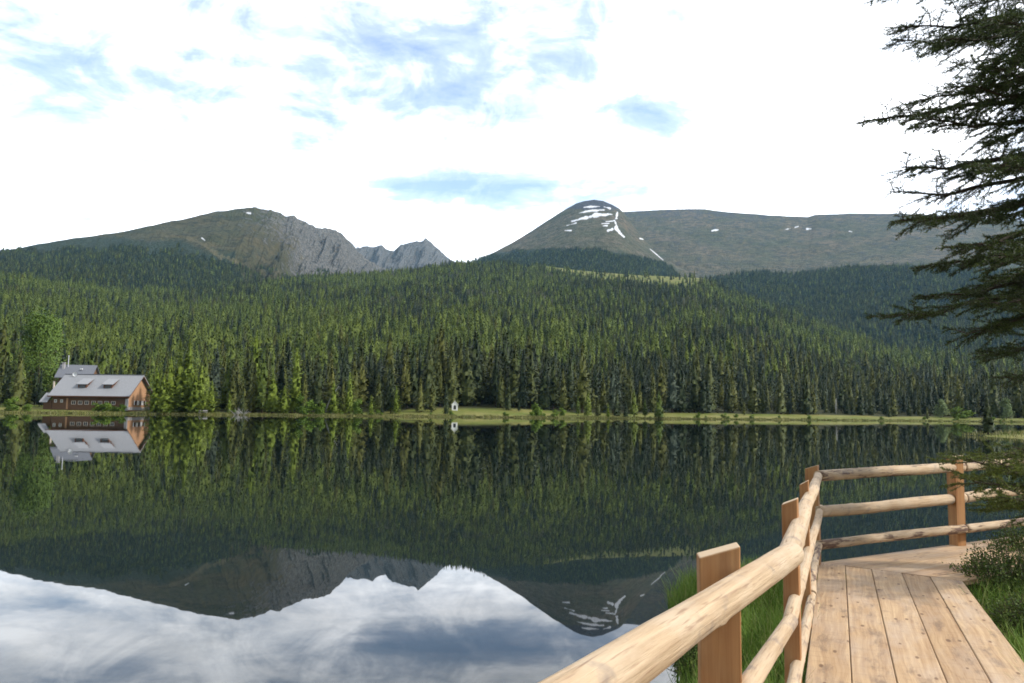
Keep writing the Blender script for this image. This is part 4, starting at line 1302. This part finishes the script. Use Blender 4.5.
def log(p0, p1, r0, r1, bark=0.2, bow=.015, seed=0):
    rd = np.random.default_rng(seed)
    p0, p1 = Vector(p0), Vector(p1); L = (p1 - p0).length
    ns, nc = max(12, int(L / .045)), 28
    t = np.linspace(0, 1, ns); th = np.linspace(0, 2 * np.pi, nc, endpoint=False)
    TT, TH = np.meshgrid(t, th, indexing='ij')
    rad = r0 + (r1 - r0) * TT
    x = TT * L
    k = seed * 13.7
    rad = rad * (1 + .045 * fbm(x * 2.2 + k, TH * 0 + k, 1, 3) + .028 * fbm(np.cos(TH) * 1.4 + x * 1.3 + k, np.sin(TH) * 1.4 + k, 2, 3) + .010 * fbm(np.cos(TH) * 5 + x * 4 + k, np.sin(TH) * 5 + k, 5, 3))
    for j in range(int(L * 2.6)):      # branch stubs
        kx, ka = rd.uniform(.05, L - .05), rd.uniform(0, 6.28)
        da = np.angle(np.exp(1j * (TH - ka)))
        rad = rad + rd.uniform(.003, .008) * np.exp(-((x - kx) / .028) ** 2 - (da / .28) ** 2)
    bx = bow * np.sin(np.pi * TT) * rd.uniform(-1, 1) + .012 * fbm(x * .8 + k, 0 * x, 11, 2) * np.sin(np.pi * TT)
    bz = bow * np.sin(np.pi * TT) * rd.uniform(-1, 1) + .012 * fbm(x * .8 + k, 0 * x + 5, 12, 2) * np.sin(np.pi * TT)
    v = np.stack([x, bx + rad * np.cos(TH), bz + rad * np.sin(TH)], -1).reshape(-1, 3)
    F_ = []
    for a_ in range(ns - 1):
        for c_ in range(nc): F_.append([a_ * nc + c_, a_ * nc + (c_ + 1) % nc, (a_ + 1) * nc + (c_ + 1) % nc, (a_ + 1) * nc + c_])
    F_.append(list(range(nc))[::-1]); F_.append([(ns - 1) * nc + c_ for c_ in range(nc)])
    me_ = mesh_np('rail', v, F_, [M['log']], None, True)
    me_.polygons[len(F_) - 1].use_smooth = False; me_.polygons[len(F_) - 2].use_smooth = False
    o = obj('rail', me_, rl)
    d_ = (p1 - p0).normalized()
    o.location = p0 - RO; o.rotation_mode = 'QUATERNION'; o.rotation_quaternion = Vector((1, 0, 0)).rotation_difference(d_)
    o.color = (bark, 0, 0, 1)
    return o


def rp(px, py, z):  return at_z(px, py, z)


zt, zm, zl = DZ + .90, DZ + .53, DZ + .20
A0, A1 = rp(634, 660, zt), rp(789, 556, zt)
d_ = (A1 - A0).normalized(); A0 = A0 - d_ * 3.2
log(A0, A1 + d_ * .05, .076, .052, .10, .006, 1)
C1 = rp(818.7, 475.0, zt)
log(rp(788, 558, zt), C1 + (C1 - rp(798, 539, zt)).normalized() * .08, .048, .036, .15, .02, 2)
m0, m1, m2 = rp(748, 683, zm), rp(790, 622, zm), rp(820.5, 508.5, zm)
d_ = (m1 - m0).normalized()
log(m0 - d_ * 3.0, m1 + d_ * .02, .042, .034, .25, .01, 3)
log(m1 - d_ * .02, m2 + (m2 - m1).normalized() * .06, .034, .034, .45, .02, 4)
l0, l1, l2 = rp(793, 683, zl), rp(812, 596, zl), rp(819, 546, zl)
d_ = (l1 - l0).normalized()
log(l0 - d_ * 3.4, l1, .034, .030, .75, .01, 5)
log(l1 + Vector((.008, .02, .006)), l2 + d_ * .1, .031, .032, .85, .015, 6)
# far run
for z_, y0, ym, r_, bk, sd in ((zt, (820, 476), (950, 467.5), .058, .75, 7), (zm, (820, 511.5), (950, 499), .062, .35, 8), (zl, (820, 545), (950, 530.5), .050, .95, 9)):
    p0 = rp(*y0, z_); p1 = rp(*ym, z_); dd_ = (p1 - p0).normalized()
    log(p0 - dd_ * .03, p1 + dd_ * .28, r_ * .92, r_, bk, .03, sd)
    log(p1 + dd_ * .30, p1 + dd_ * 3.2, r_, r_ * .9, bk, .03, sd + 10)


def post(x, y, ztop, zbot, w, dpt, rz, cut=.05, seed=0):
    b = MB(); rd = random.Random(seed)
    hw_, hd = w / 2, dpt / 2
    hgt_ = ztop - zbot; n0 = 6
    vs = []
    for k in range(n0 + 1):
        zz_ = hgt_ * k / n0
        for sx, sy in ((-1, -1), (1, -1), (1, 1), (-1, 1)):
            z2 = zz_ if k < n0 else zz_ + (cut * .5 * sx - cut * .35)
            vs.append((sx * hw_ + rd.uniform(-.002, .002), sy * hd + rd.uniform(-.002, .002), z2))
    fs = [[k * 4 + e_, k * 4 + (e_ + 1) % 4, k * 4 + 4 + (e_ + 1) % 4, k * 4 + 4 + e_] for k in range(n0) for e_ in range(4)]
    fs += [[n0 * 4 + e_ for e_ in range(4)], [3, 2, 1, 0]]
    b.add(vs, fs); o = b.build('post', M['post'], rl, bevel=.005)
    o.location = Vector((x, y, zbot)) - RO; o.rotation_euler = (0, 0, rz)
    return o


def post_px(px, d, ytop, zbot, w, dp, rz, cut, seed):
    p = at_y(px, ytop, d)
    return post(p.x, p.y, p.z + cut * .3, zbot, w, dp, rz, cut, seed)


post_px(718, 2.90, 549, -.3, .145, .10, R_(-8), .045, 1)
post_px(790, 4.25, 500.5, -.3, .08, .09, R_(-24), .035, 2)
post_px(804, 5.75, 482, -.3, .06, .07, R_(-24), .035, 3)
post_px(812, 8.1, 466.5, -.5, .12, .11, R_(-30), .04, 4)
pf = at_z(954.5, 545, DZ)
post_px(954.5, pf.y + .02, 456.5, -.5, .135, .12, R_(20), .035, 5)
p6 = Vector((pf.x, pf.y, 0)) + Vector((u2.x, u2.y, 0)) * 2.6
post(p6.x, p6.y, DZ + 1.08, -.5, .13, .12, R_(25), .035, 6)

# ------------------------------------------------------------------ grass on the near bank
def deck_clear(x, y):
    """distance to the deck's footprint (negative inside)"""
    best = np.full(np.shape(x), 1e9)
    for P0, P1, u in ((Ba, Bb, u0), (Bb, Bc, u1), (Bc, Bd, u2)):
        L = (P1 - P0).length; pr = perp(u)
        s_ = (x - P0.x) * u.x + (y - P0.y) * u.y; o_ = (x - P0.x) * pr.x + (y - P0.y) * pr.y
        dx_ = np.maximum(np.maximum(-s_, s_ - L), 0); do = np.maximum(-o_, o_ - WID)
        best = np.minimum(best, np.where(dx_ > 0, np.hypot(dx_, np.maximum(do, 0)), do))
    return best


g = np.random.default_rng(90)
X = g.uniform(-3, 11, 520000); Y = g.uniform(1.5, 13, 520000)
sdv = land_sd(X, Y); dc = deck_clear(X, Y)
left = (X * u1.y - Y * u1.x) < (Bc.x * u1.y - Bc.y * u1.x)       # lake side of the walk
px_, py_ = proj(X, Y, .4 + 0 * X)
inframe = (px_ > 500) & (px_ < 1100) & (py_ < 760)
prob = np.where(left, .75, .55) * np.where(sdv < .1, .5, 1)
ok = (sdv > -.05) & (dc > .015) & inframe & (g.random(len(X)) < prob)
X, Y, lf = X[ok], Y[ok], left[ok]
Z = bank_z(X, Y)
P = np.stack([X, Y, Z - .02], 1)
v1, f1 = blades(P[lf], .10, .33, .007, 3, .6)
v2, f2 = blades(P[~lf], .10, .30, .007, 4, .7)
print('blades', len(P))
tag(obj('grass', mesh_np('grass', np.concatenate([v1, v2]), np.concatenate([f1, f2 + len(v1)]), [M['grass']])), kind='stuff', label='green grass growing on the bank along the boardwalk')
# reeds along the spit edge
g = np.random.default_rng(91); k = 5000
t = g.uniform(0, 6.28, k); q = np.sqrt(g.uniform(.2, 1.0, k))
P = np.stack([cxs + SPX * q * np.cos(t), cys + SPY * q * np.sin(t), .55 * (1 - q ** 3)], 1)
v1, f1 = blades(P, .25, .6, .07, 8, .5)
tag(obj('grass', mesh_np('sedge', v1, f1, [M['sedge']])), kind='stuff', label='sedge growing on the grassy spit')

# ------------------------------------------------------------------ near spruce on the right
TR = Vector((6.35, 7.55))
tz0 = float(bank_z(np.array([TR.x]), np.array([TR.y]))[0])
ns_ = empty('spruce_tree', (TR.x, TR.y, tz0)); tag(ns_, 'large dark spruce whose branches reach in from the right edge', 'tree')
b = MB(); b.tube([(0, 0, -.4), (0, 0, .3), (.03, .02, 2), (.05, 0, 5), (.03, 0, 9), (0, 0, 13)], [.30, .22, .19, .15, .09, .02], 14); b.build('trunk', M['bark'], ns_, True)


class Twigs:
    def __init__(s): s.seg = []      # (p, q, r0, r1, needle density, green)

    def add(s, p, q, r0, r1, nd): s.seg.append((p, q, r0, r1, nd))


def branch(start, tip, seed, sag=.12, fluff=1.0, twl=.55, bare=.18):
    g = np.random.default_rng(seed)
    start, tip = np.array(start, float), np.array(tip, float)
    L = np.linalg.norm(tip - start)
    n = max(8, int(L / .09)); t = np.linspace(0, 1, n + 1)
    # leaves the trunk level or rising, sags, and lifts at the tip
    path = start[None] * (1 - t)[:, None] + tip[None] * t[:, None]
    path[:, 2] += -sag * L * (.55 * np.sin(np.pi * t) + .35 * np.sin(2 * np.pi * t)) + .25 * np.maximum(t - .8, 0) * L * (1 + .3 * (seed % 3))
    path += np.stack([vnoise(t * 5 + seed, t * 0, seed), vnoise(t * 5, t * 0 + seed, seed + 1), .6 * vnoise(t * 6, t * 0 + 3, seed + 2)], 1) * .045 * np.minimum(t * 3, 1)[:, None]
    segs = []
    r_main = .008 + .009 * L
    for i in range(n):
        segs.append((path[i], path[i + 1], r_main * (1 - t[i]) ** .8 + .0025, r_main * (1 - t[i + 1]) ** .8 + .0025, .0 if t[i] < bare else (.5 if t[i] < .6 else 1.0)))
    dmain = unit(np.gradient(path, axis=0))
    step = .058; s_ = bare * L * .7
    side = 1
    while s_ < L * .985:
        tt = s_ / L; i = min(n - 1, int(tt * n)); p = path[i] + (path[i + 1] - path[i]) * (tt * n - i)
        d = dmain[i]; lat = unit(np.cross(d, [0, 0, 1.0])) * side
        tl = twl * (.52 + .70 * math.sin(min(1.0, (1 - tt) * 1.25 + .05) * math.pi / 2)) * g.uniform(.40, 1.25) * min(1, .45 + L / 3) * (.45 + .85 * (.5 + .5 * math.sin(s_ * 11 + seed)))
        tl *= min(1.0, .35 + tt * 2.2); tl = min(tl, .16 + (1 - tt) * L * .6)
        if g.random() < .92:
            dirv = unit(d * g.uniform(.5, .95) + lat * g.uniform(.55, 1.0) + np.array([0, 0, g.normal(.04, .24)]))
            k = max(2, int(tl / .075)); pts_ = [p]; dv = dirv
            for j in range(k):
                dv = unit(dv + np.array([0, 0, g.normal(-.035, .07)]) + g.normal(0, .06, 3)); pts_.append(pts_[-1] + dv * tl / k)
            for j in range(k):
                segs.append((pts_[j], pts_[j + 1], .0042 * (1 - j / k) + .0016, .0042 * (1 - (j + 1) / k) + .0016, (.45 if j == 0 else 1.0) * fluff))
                # tertiary shoots, both sides
                for sg2 in (-1, 1):
                    if g.random() < .80 and tl > .12:
                        l3 = (.06 + .24 * (1 - j / k) * tl) * g.uniform(.5, 1.3)
                        sl_ = unit(np.cross(dv, [0, 0, 1.0])) * sg2
                        d3 = unit(dv * .75 + sl_ * g.uniform(.5, .9) + np.array([0, 0, g.normal(-.10, .18)]))
                        m_ = pts_[j] + (pts_[j + 1] - pts_[j]) * g.uniform(.3, 1)
                        q1 = m_ + d3 * l3 * .5; q2 = q1 + unit(d3 + g.normal(0, .12, 3)) * l3 * .5
                        segs.append((m_, q1, .002, .0016, fluff)); segs.append((q1, q2, .0016, .001, fluff))
        side = -side; s_ += step * g.uniform(.6, 1.3) * (.55 if tt > .5 else .75)
    return segs


def build_branch(segs, seed, parent, off, green='near_needles'):
    g = np.random.default_rng(seed)
    P0 = np.array([s[0] for s in segs]) - off; P1 = np.array([s[1] for s in segs]) - off
    R0 = np.array([s[2] for s in segs]); R1 = np.array([s[3] for s in segs]); ND = np.array([s[4] for s in segs])
    D = unit(P1 - P0); ref = np.where(np.abs(D[:, 2:3]) > .9, np.array([[1.0, 0, 0]]), np.array([[0, 0, 1.0]]))
    A = unit(np.cross(D, ref)); Bv = np.cross(D, A)
    ring = []
    for k in range(4):
        c, s = math.cos(k * math.pi / 2), math.sin(k * math.pi / 2)
        ring.append((A * c + Bv * s))
    v = np.stack([P0 + r * R0[:, None] for r in ring] + [P1 + r * R1[:, None] for r in ring], 1).reshape(-1, 3)
    i = np.arange(len(segs))[:, None] * 8
    wf = np.concatenate([i + np.array([[k, (k + 1) % 4, 4 + (k + 1) % 4, 4 + k]]) for k in range(4)], 0)
    # needles: slim quads round every green shoot
    ln = np.linalg.norm(P1 - P0, axis=1)
    cnt = g.poisson(ln * ND * 430)
    idx = np.repeat(np.arange(len(segs)), cnt); m = len(idx)
    u = g.random(m); base = P0[idx] + (P1 - P0)[idx] * u[:, None]
    th = g.uniform(0, 6.283, m)
    rad = A[idx] * np.cos(th)[:, None] + Bv[idx] * np.sin(th)[:, None]
    rad[:, 2] += .25
    dv = unit(D[idx] * g.uniform(.45, 1.0, (m, 1)) + rad * .8)
    sd = unit(np.cross(dv, g.normal(0, 1, (m, 3))))
    L = g.uniform(.015, .030, m); w = g.uniform(.0036, .0054, m)
    b0 = base - sd * w[:, None] * .5; b1 = base + sd * w[:, None] * .5
    t1 = base + dv * L[:, None] + sd * w[:, None] * .2; t0 = base + dv * L[:, None] - sd * w[:, None] * .2
    nvv = np.stack([b0, b1, t1, t0], 1).reshape(-1, 3)
    nf = np.arange(m * 4).reshape(m, 4) + len(v)
    o = obj('branch', mesh_np('branch', np.concatenate([v, nvv]), np.concatenate([wf, nf]), [M['bark'], M[green]],
                              np.concatenate([np.zeros(len(wf), int), np.ones(m, int)])), parent)
    return m


HERO = [  # tip pixel, tip depth, attach height above ground on the trunk, fluff, twig length
    (886, 2, 7.0, 6.45, 1, .55), (905, -30, 6.6, 6.9, 1, .55), (925, -10, 7.6, 6.6, 1, .5), (899, 48, 6.9, 6.0, .9, .46), (892, 66, 7.2, 5.8, .7, .38),
    (930, 60, 6.4, 5.9, 1, .55), (955, 80, 7.9, 5.7, 1, .55), (963, 118, 6.2, 5.2, 1, .5),
    (863, 139, 6.9, 5.15, 1, .42), (905, 120, 7.5, 5.0, .9, .46), (921, 150, 6.5, 4.9, 1, .5),
    (950, 190, 7.3, 4.3, .9, .5), (901, 193, 6.8, 4.45, 1, .42), (895, 218, 7.2, 4.2, .5, .4), (890, 243, 6.6, 4.15, .75, .44), (932, 236, 7.7, 4.0, 1, .5),
    (930, 290, 6.9, 3.65, 1, .48), (948, 268, 6.3, 3.6, 1, .5), (885, 341, 6.7, 3.45, .85, .42), (930, 318, 7.4, 3.3, .9, .46),
    (960, 352, 6.6, 2.95, .9, .5), (985, 372, 7.2, 2.6, .8, .45), (1000, 330, 6.2, 3.0, 1, .5), (965, 300, 8.1, 3.4, 1, .5), (1005, 392, 7.6, 2.45, .7, .4),
    (965, 20, 8.3, 6.5, 1, .55), (985, 150, 8.2, 5.0, 1, .55), (990, 230, 8.5, 4.2, 1, .55), (985, 95, 6.0, 5.8, 1, .55), (1000, 40, 5.8, 6.4, 1, .55), (995, 190, 5.9, 4.6, 1, .55), (1010, 290, 5.8, 3.7, 1, .5),
]
tot = 0
off = np.array([TR.x, TR.y, tz0])
for i, (px_, py_, dy, ah, fl, tw) in enumerate(HERO):
    tip = at_y(px_, py_, dy)
    ang = math.atan2(tip.y - TR.y, tip.x - TR.x)
    st = (TR.x + .12 * math.cos(ang), TR.y + .12 * math.sin(ang), tip.z + .22 + .36 * (tip - Vector((TR.x, TR.y, tip.z))).length)
    segs = branch(st, tip, 100 + i, .10, fl, tw * .82, .22)
    tot += build_branch(segs, 300 + i, ns_, off)
rd = random.Random(12)
for i in range(8, 34):     # the rest of the whorls, all the way round
    z_ = 1.6 + i * .27; a_ = i * 2.4 + rd.uniform(-.4, .4)
    ln = (2.7 - z_ * .17) * rd.uniform(.75, 1.05)
    if math.cos(a_ - math.pi) > .3 and z_ < 7.5: ln *= (.45 if z_ < 5 else .62)
    st = (TR.x + .12 * math.cos(a_), TR.y + .12 * math.sin(a_), tz0 + z_)
    tip = (TR.x + ln * math.cos(a_), TR.y + ln * math.sin(a_), tz0 + z_ - ln * .30)
    tot += build_branch(branch(st, tip, 500 + i, .10, .8, .5, .22), 700 + i, ns_, off)
YT = Vector((5.25, 7.25)); yz = float(bank_z(np.array([YT.x]), np.array([YT.y]))[0])
yo = empty('young_spruce', (YT.x, YT.y, yz)); tag(yo, 'light green young spruce whose boughs hang over the far railing', 'tree')
b = MB(); b.tube([(0, 0, -.2), (.01, 0, .7), (0, .01, 1.3), (0, 0, 1.95)], [.05, .04, .028, .006], 9); b.build('trunk', M['bark'], yo, True)
yoff = np.array([YT.x, YT.y, yz])
for i, (px_, py_, dy) in enumerate([(944, 463, 7.0), (958, 488, 6.8), (972, 458, 7.3), (985, 505, 6.7), (1002, 474, 6.6), (1000, 462, 7.6), (1015, 500, 6.4), (1018, 458, 6.8)]):
    tip = at_y(px_, py_, dy); ang = math.atan2(tip.y - YT.y, tip.x - YT.x)
    st = (YT.x + .03 * math.cos(ang), YT.y + .03 * math.sin(ang), tip.z - .05 + .10 * (i % 3))
    tot += build_branch(branch(st, tip, 900 + i, .04, 1, .34, .12), 950 + i, yo, yoff, 'young_needles')
for i in range(12):
    z_ = .35 + i * .115; a_ = i * 2.4 + .5; ln = (1.15 - z_ * .4)
    if math.cos(a_ - math.pi) > .5: continue
    tot += build_branch(branch((YT.x, YT.y, yz + z_), (YT.x + ln * math.cos(a_), YT.y + ln * math.sin(a_), yz + z_ - .05), 1000 + i, .04, 1, .3, .12), 1050 + i, yo, yoff, 'young_needles')
print('needles', tot)

# ------------------------------------------------------------------ heath bush beside the walk
def heath(cx, cy, rad, hgt, n, seed, label):
    g = np.random.default_rng(seed)
    z0 = float(bank_z(np.array([cx]), np.array([cy]))[0])
    e = empty('heath_bush', (cx, cy, z0)); tag(e, label, 'bush', 'heath bushes beside the boardwalk')
    b = MB(); B, Dv = [], []
    for k in range(n):
        a_ = g.uniform(0, 6.28); q = rad * math.sqrt(g.random()) ; h = hgt * (1 - .55 * (q / rad) ** 2) * g.uniform(.6, 1.1)
        p0 = np.array([q * .55 * math.cos(a_), q * .55 * math.sin(a_), 0]); p2 = np.array([q * math.cos(a_), q * math.sin(a_), h])
        p1 = (p0 + p2) / 2 + g.normal(0, .03, 3)
        b.tube([p0, p1, p2], [.004, .003, .0015], 4)
        m = int(h * 120)
        t = g.uniform(.25, 1.0, m)[:, None]
        B.append(p0 * (1 - t) + p2 * t + g.normal(0, .028, (m, 3))); Dv.append(g.normal(0, 1, (m, 3)) + np.array([0, 0, .7]))
    b.build('stems', M['bark'], e)
    B = np.concatenate(B); dv = unit(np.concatenate(Dv)); k = len(B)
    sv = unit(np.cross(dv, g.normal(0, 1, (k, 3)))); l = g.uniform(.018, .036, k)
    obj('foliage', mesh_np('foliage', *leaf_quads(B, dv, sv, l, l * .5), [M['heath']]), e)


q = at_z(1003, 600, .35); heath(q.x + .15, q.y + .1, .55, .55, 240, 1, 'dark twiggy heath bush in the elbow of the boardwalk')
q = at_z(1022, 640, .35); heath(q.x + .25, q.y, .5, .42, 190, 2, 'low heath bush nearest the camera right of the boardwalk')
q = at_z(1020, 570, .35); heath(q.x + .35, q.y + .1, .6, .62, 240, 3, 'taller heath bush behind the elbow, under the spruce boughs')
q = at_z(700, 668, .1); heath(q.x, q.y, .28, .32, 80, 4, 'small dark waterside bush left of the nearest orange post')

# ------------------------------------------------------------------ camera
cam = bpy.data.cameras.new('camera'); co_ = link(bpy.data.objects.new('camera', cam))
cam.sensor_width = 36; cam.lens = 36 * FPX / 1024; cam.clip_start = .05; cam.clip_end = 30000
mw = Matrix(((CR[0], CU[0], -_F[0], 0), (CR[1], CU[1], -_F[1], 0), (CR[2], CU[2], -_F[2], H), (0, 0, 0, 1)))
co_.matrix_world = mw
SC.camera = co_

# ------------------------------------------------------------------ light and sky
SUN_EL, SUN_AZ = R_(42), R_(102)      # azimuth measured from +Y towards +X
sun = bpy.data.lights.new('sun', 'SUN'); so = link(bpy.data.objects.new('sun', sun))
sun.energy = 2.5; sun.angle = R_(3); sun.color = (1, .97, .92)
sdir = Vector((math.sin(SUN_AZ) * math.cos(SUN_EL), math.cos(SUN_AZ) * math.cos(SUN_EL), math.sin(SUN_EL)))
so.rotation_mode = 'QUATERNION'; so.rotation_quaternion = Vector((0, 0, 1)).rotation_difference(sdir); so.location = sdir * 50

w = bpy.data.worlds.new('World'); SC.world = w; w.use_nodes = True
nt = w.node_tree; nt.nodes.clear()
out = nt.nodes.new('ShaderNodeOutputWorld'); bg = nt.nodes.new('ShaderNodeBackground'); bg.inputs[1].default_value = .15
nt.links.new(bg.outputs[0], out.inputs[0])
sky = nt.nodes.new('ShaderNodeTexSky'); sky.sky_type = 'NISHITA'; sky.sun_disc = False
sky.sun_elevation = SUN_EL; sky.sun_rotation = SUN_AZ; sky.altitude = 1700; sky.air_density = 1.0; sky.dust_density = .6; sky.ozone_density = 1.5
g_ = coord(nt, 'Generated')
sep = N(nt, 'ShaderNodeSeparateXYZ', {0: g_}); dx, dy, dz = sep.outputs
zc = Mth(nt, 'ADD', Mth(nt, 'MAXIMUM', dz, 0.0), .14)
cu = Mth(nt, 'DIVIDE', dx, zc); cv = Mth(nt, 'DIVIDE', dy, zc)
cp_ = N(nt, 'ShaderNodeCombineXYZ', {0: cu, 1: cv}).outputs[0]
nA = Noise(nt, Map(nt, cp_, (.55, .8, 1), (3.1, 1.7, 0)), 1.6, 9, .60, .5)
nB = Noise(nt, Map(nt, cp_, (1.2, 2.0, 1), (9.1, 4.7, 0)), 3.0, 7, .62, .4)
# openings in the cloud deck, placed by direction
yy = Mth(nt, 'MAXIMUM', dy, .02)
ta = Mth(nt, 'DIVIDE', dx, yy); te_ = Mth(nt, 'DIVIDE', dz, yy)


def hole(px, py, sx, sy, amt):
    d = ray(px, py); u0_, v0_ = d[0] / d[1], d[2] / d[1]
    a_ = Mth(nt, 'DIVIDE', Mth(nt, 'SUBTRACT', ta, u0_), sx / FPX); b_ = Mth(nt, 'DIVIDE', Mth(nt, 'SUBTRACT', te_, v0_), sy / FPX)
    r2 = Mth(nt, 'ADD', Mth(nt, 'MULTIPLY', a_, a_), Mth(nt, 'MULTIPLY', b_, b_))
    return Mth(nt, 'MULTIPLY', Mth(nt, 'EXPONENT', Mth(nt, 'MULTIPLY', r2, -1.0)), amt)


HOLES = [(400, 68, 130, 56, .26), (320, 95, 45, 30, .11), (530, 25, 80, 40, .13), (480, 112, 120, 28, .12), (468, 188, 150, 22, .44), (655, 118, 60, 30, .33), (30, 50, 90, 80, .22), (210, 88, 45, 30, .14), (600, 60, 45, 30, .12), (110, 130, 60, 40, .10)]
tot_ = None
for h_ in HOLES:
    x_ = hole(*h_); tot_ = x_ if tot_ is None else Mth(nt, 'ADD', tot_, x_)
nC = Noise(nt, Map(nt, g_, (7.0, 7.0, 11.0), (1.1, 2.7, 0)), 1.6, 9, .62, .6)
dens = Mth(nt, 'ADD', Mth(nt, 'MULTIPLY', nA, .70), Mth(nt, 'ADD', Mth(nt, 'MULTIPLY', nB, .55), Mth(nt, 'MULTIPLY', nC, .62)))
dens = Mth(nt, 'SUBTRACT', Mth(nt, 'ADD', dens, -.29), tot_)
cov = Ramp(nt, dens, [(.26, Gray(.08)), (.40, Gray(.17)), (.50, Gray(.36)), (.62, Gray(.72)), (.76, Gray(1))])
# cloud brightness: thick parts greyer, veil round the hidden sun brighter
shade = Noise(nt, Map(nt, cp_, (.8, 1.0, 1), (2, 8, 0)), 1.3, 6, .6)
front = N(nt, 'ShaderNodeMapRange', {'Value': Mth(nt, 'SUBTRACT', dy, Mth(nt, 'MULTIPLY', dz, .55)), 'From Min': -.35, 'From Max': .75, 'To Min': 2.4, 'To Max': 9.0}, interpolation_type='SMOOTHSTEP').outputs[0]
lum = Mth(nt, 'MULTIPLY', front, Mth(nt, 'ADD', .0, Mth(nt, 'MULTIPLY', Mth(nt, 'ADD', Mth(nt, 'MULTIPLY', shade, .6), Mth(nt, 'MULTIPLY', nC, .4)), 2.7)))
ssun = N(nt, 'ShaderNodeVectorMath', {0: g_, 1: tuple(sdir)}, operation='DOT_PRODUCT').outputs['Value']
glow = Mth(nt, 'POWER', Mth(nt, 'MAXIMUM', ssun, 0.0), 5.0)
lum = Mth(nt, 'ADD', lum, Mth(nt, 'MULTIPLY', glow, 6.0))
cc = N(nt, 'ShaderNodeCombineColor', {0: Mth(nt, 'MULTIPLY', lum, .985), 1: lum, 2: Mth(nt, 'MULTIPLY', lum, 1.03)}).outputs[0]
nt.links.new(Mix(nt, cov, sky.outputs[0], cc), bg.inputs[0])

# ------------------------------------------------------------------ air
HAZE = True
if HAZE:
    b = MB(); b.box((0, 2600, 770), (11000, 11400, 1560))
    m, nt, bs, out = new_mat('thin_air'); nt.nodes.remove(bs)
    pv = N(nt, 'ShaderNodeVolumePrincipled', {'Color': (.32, .68, 1, 1), 'Density': 2.9e-5, 'Anisotropy': .2})
    nt.links.new(pv.outputs[0], out.inputs['Volume'])
    hz = b.build('haze', m); tag(hz, kind='stuff')

SC.render.engine = 'CYCLES'
SC.cycles.max_bounces = 5; SC.cycles.diffuse_bounces = 2; SC.cycles.glossy_bounces = 3; SC.cycles.transmission_bounces = 2; SC.cycles.volume_bounces = 0; SC.cycles.transparent_max_bounces = 4
SC.cycles.use_denoising = True; SC.cycles.filter_width = 1.7
SC.view_settings.view_transform = 'Standard'; SC.view_settings.look = 'None'; SC.view_settings.gamma = 1; SC.view_settings.exposure = 0.8
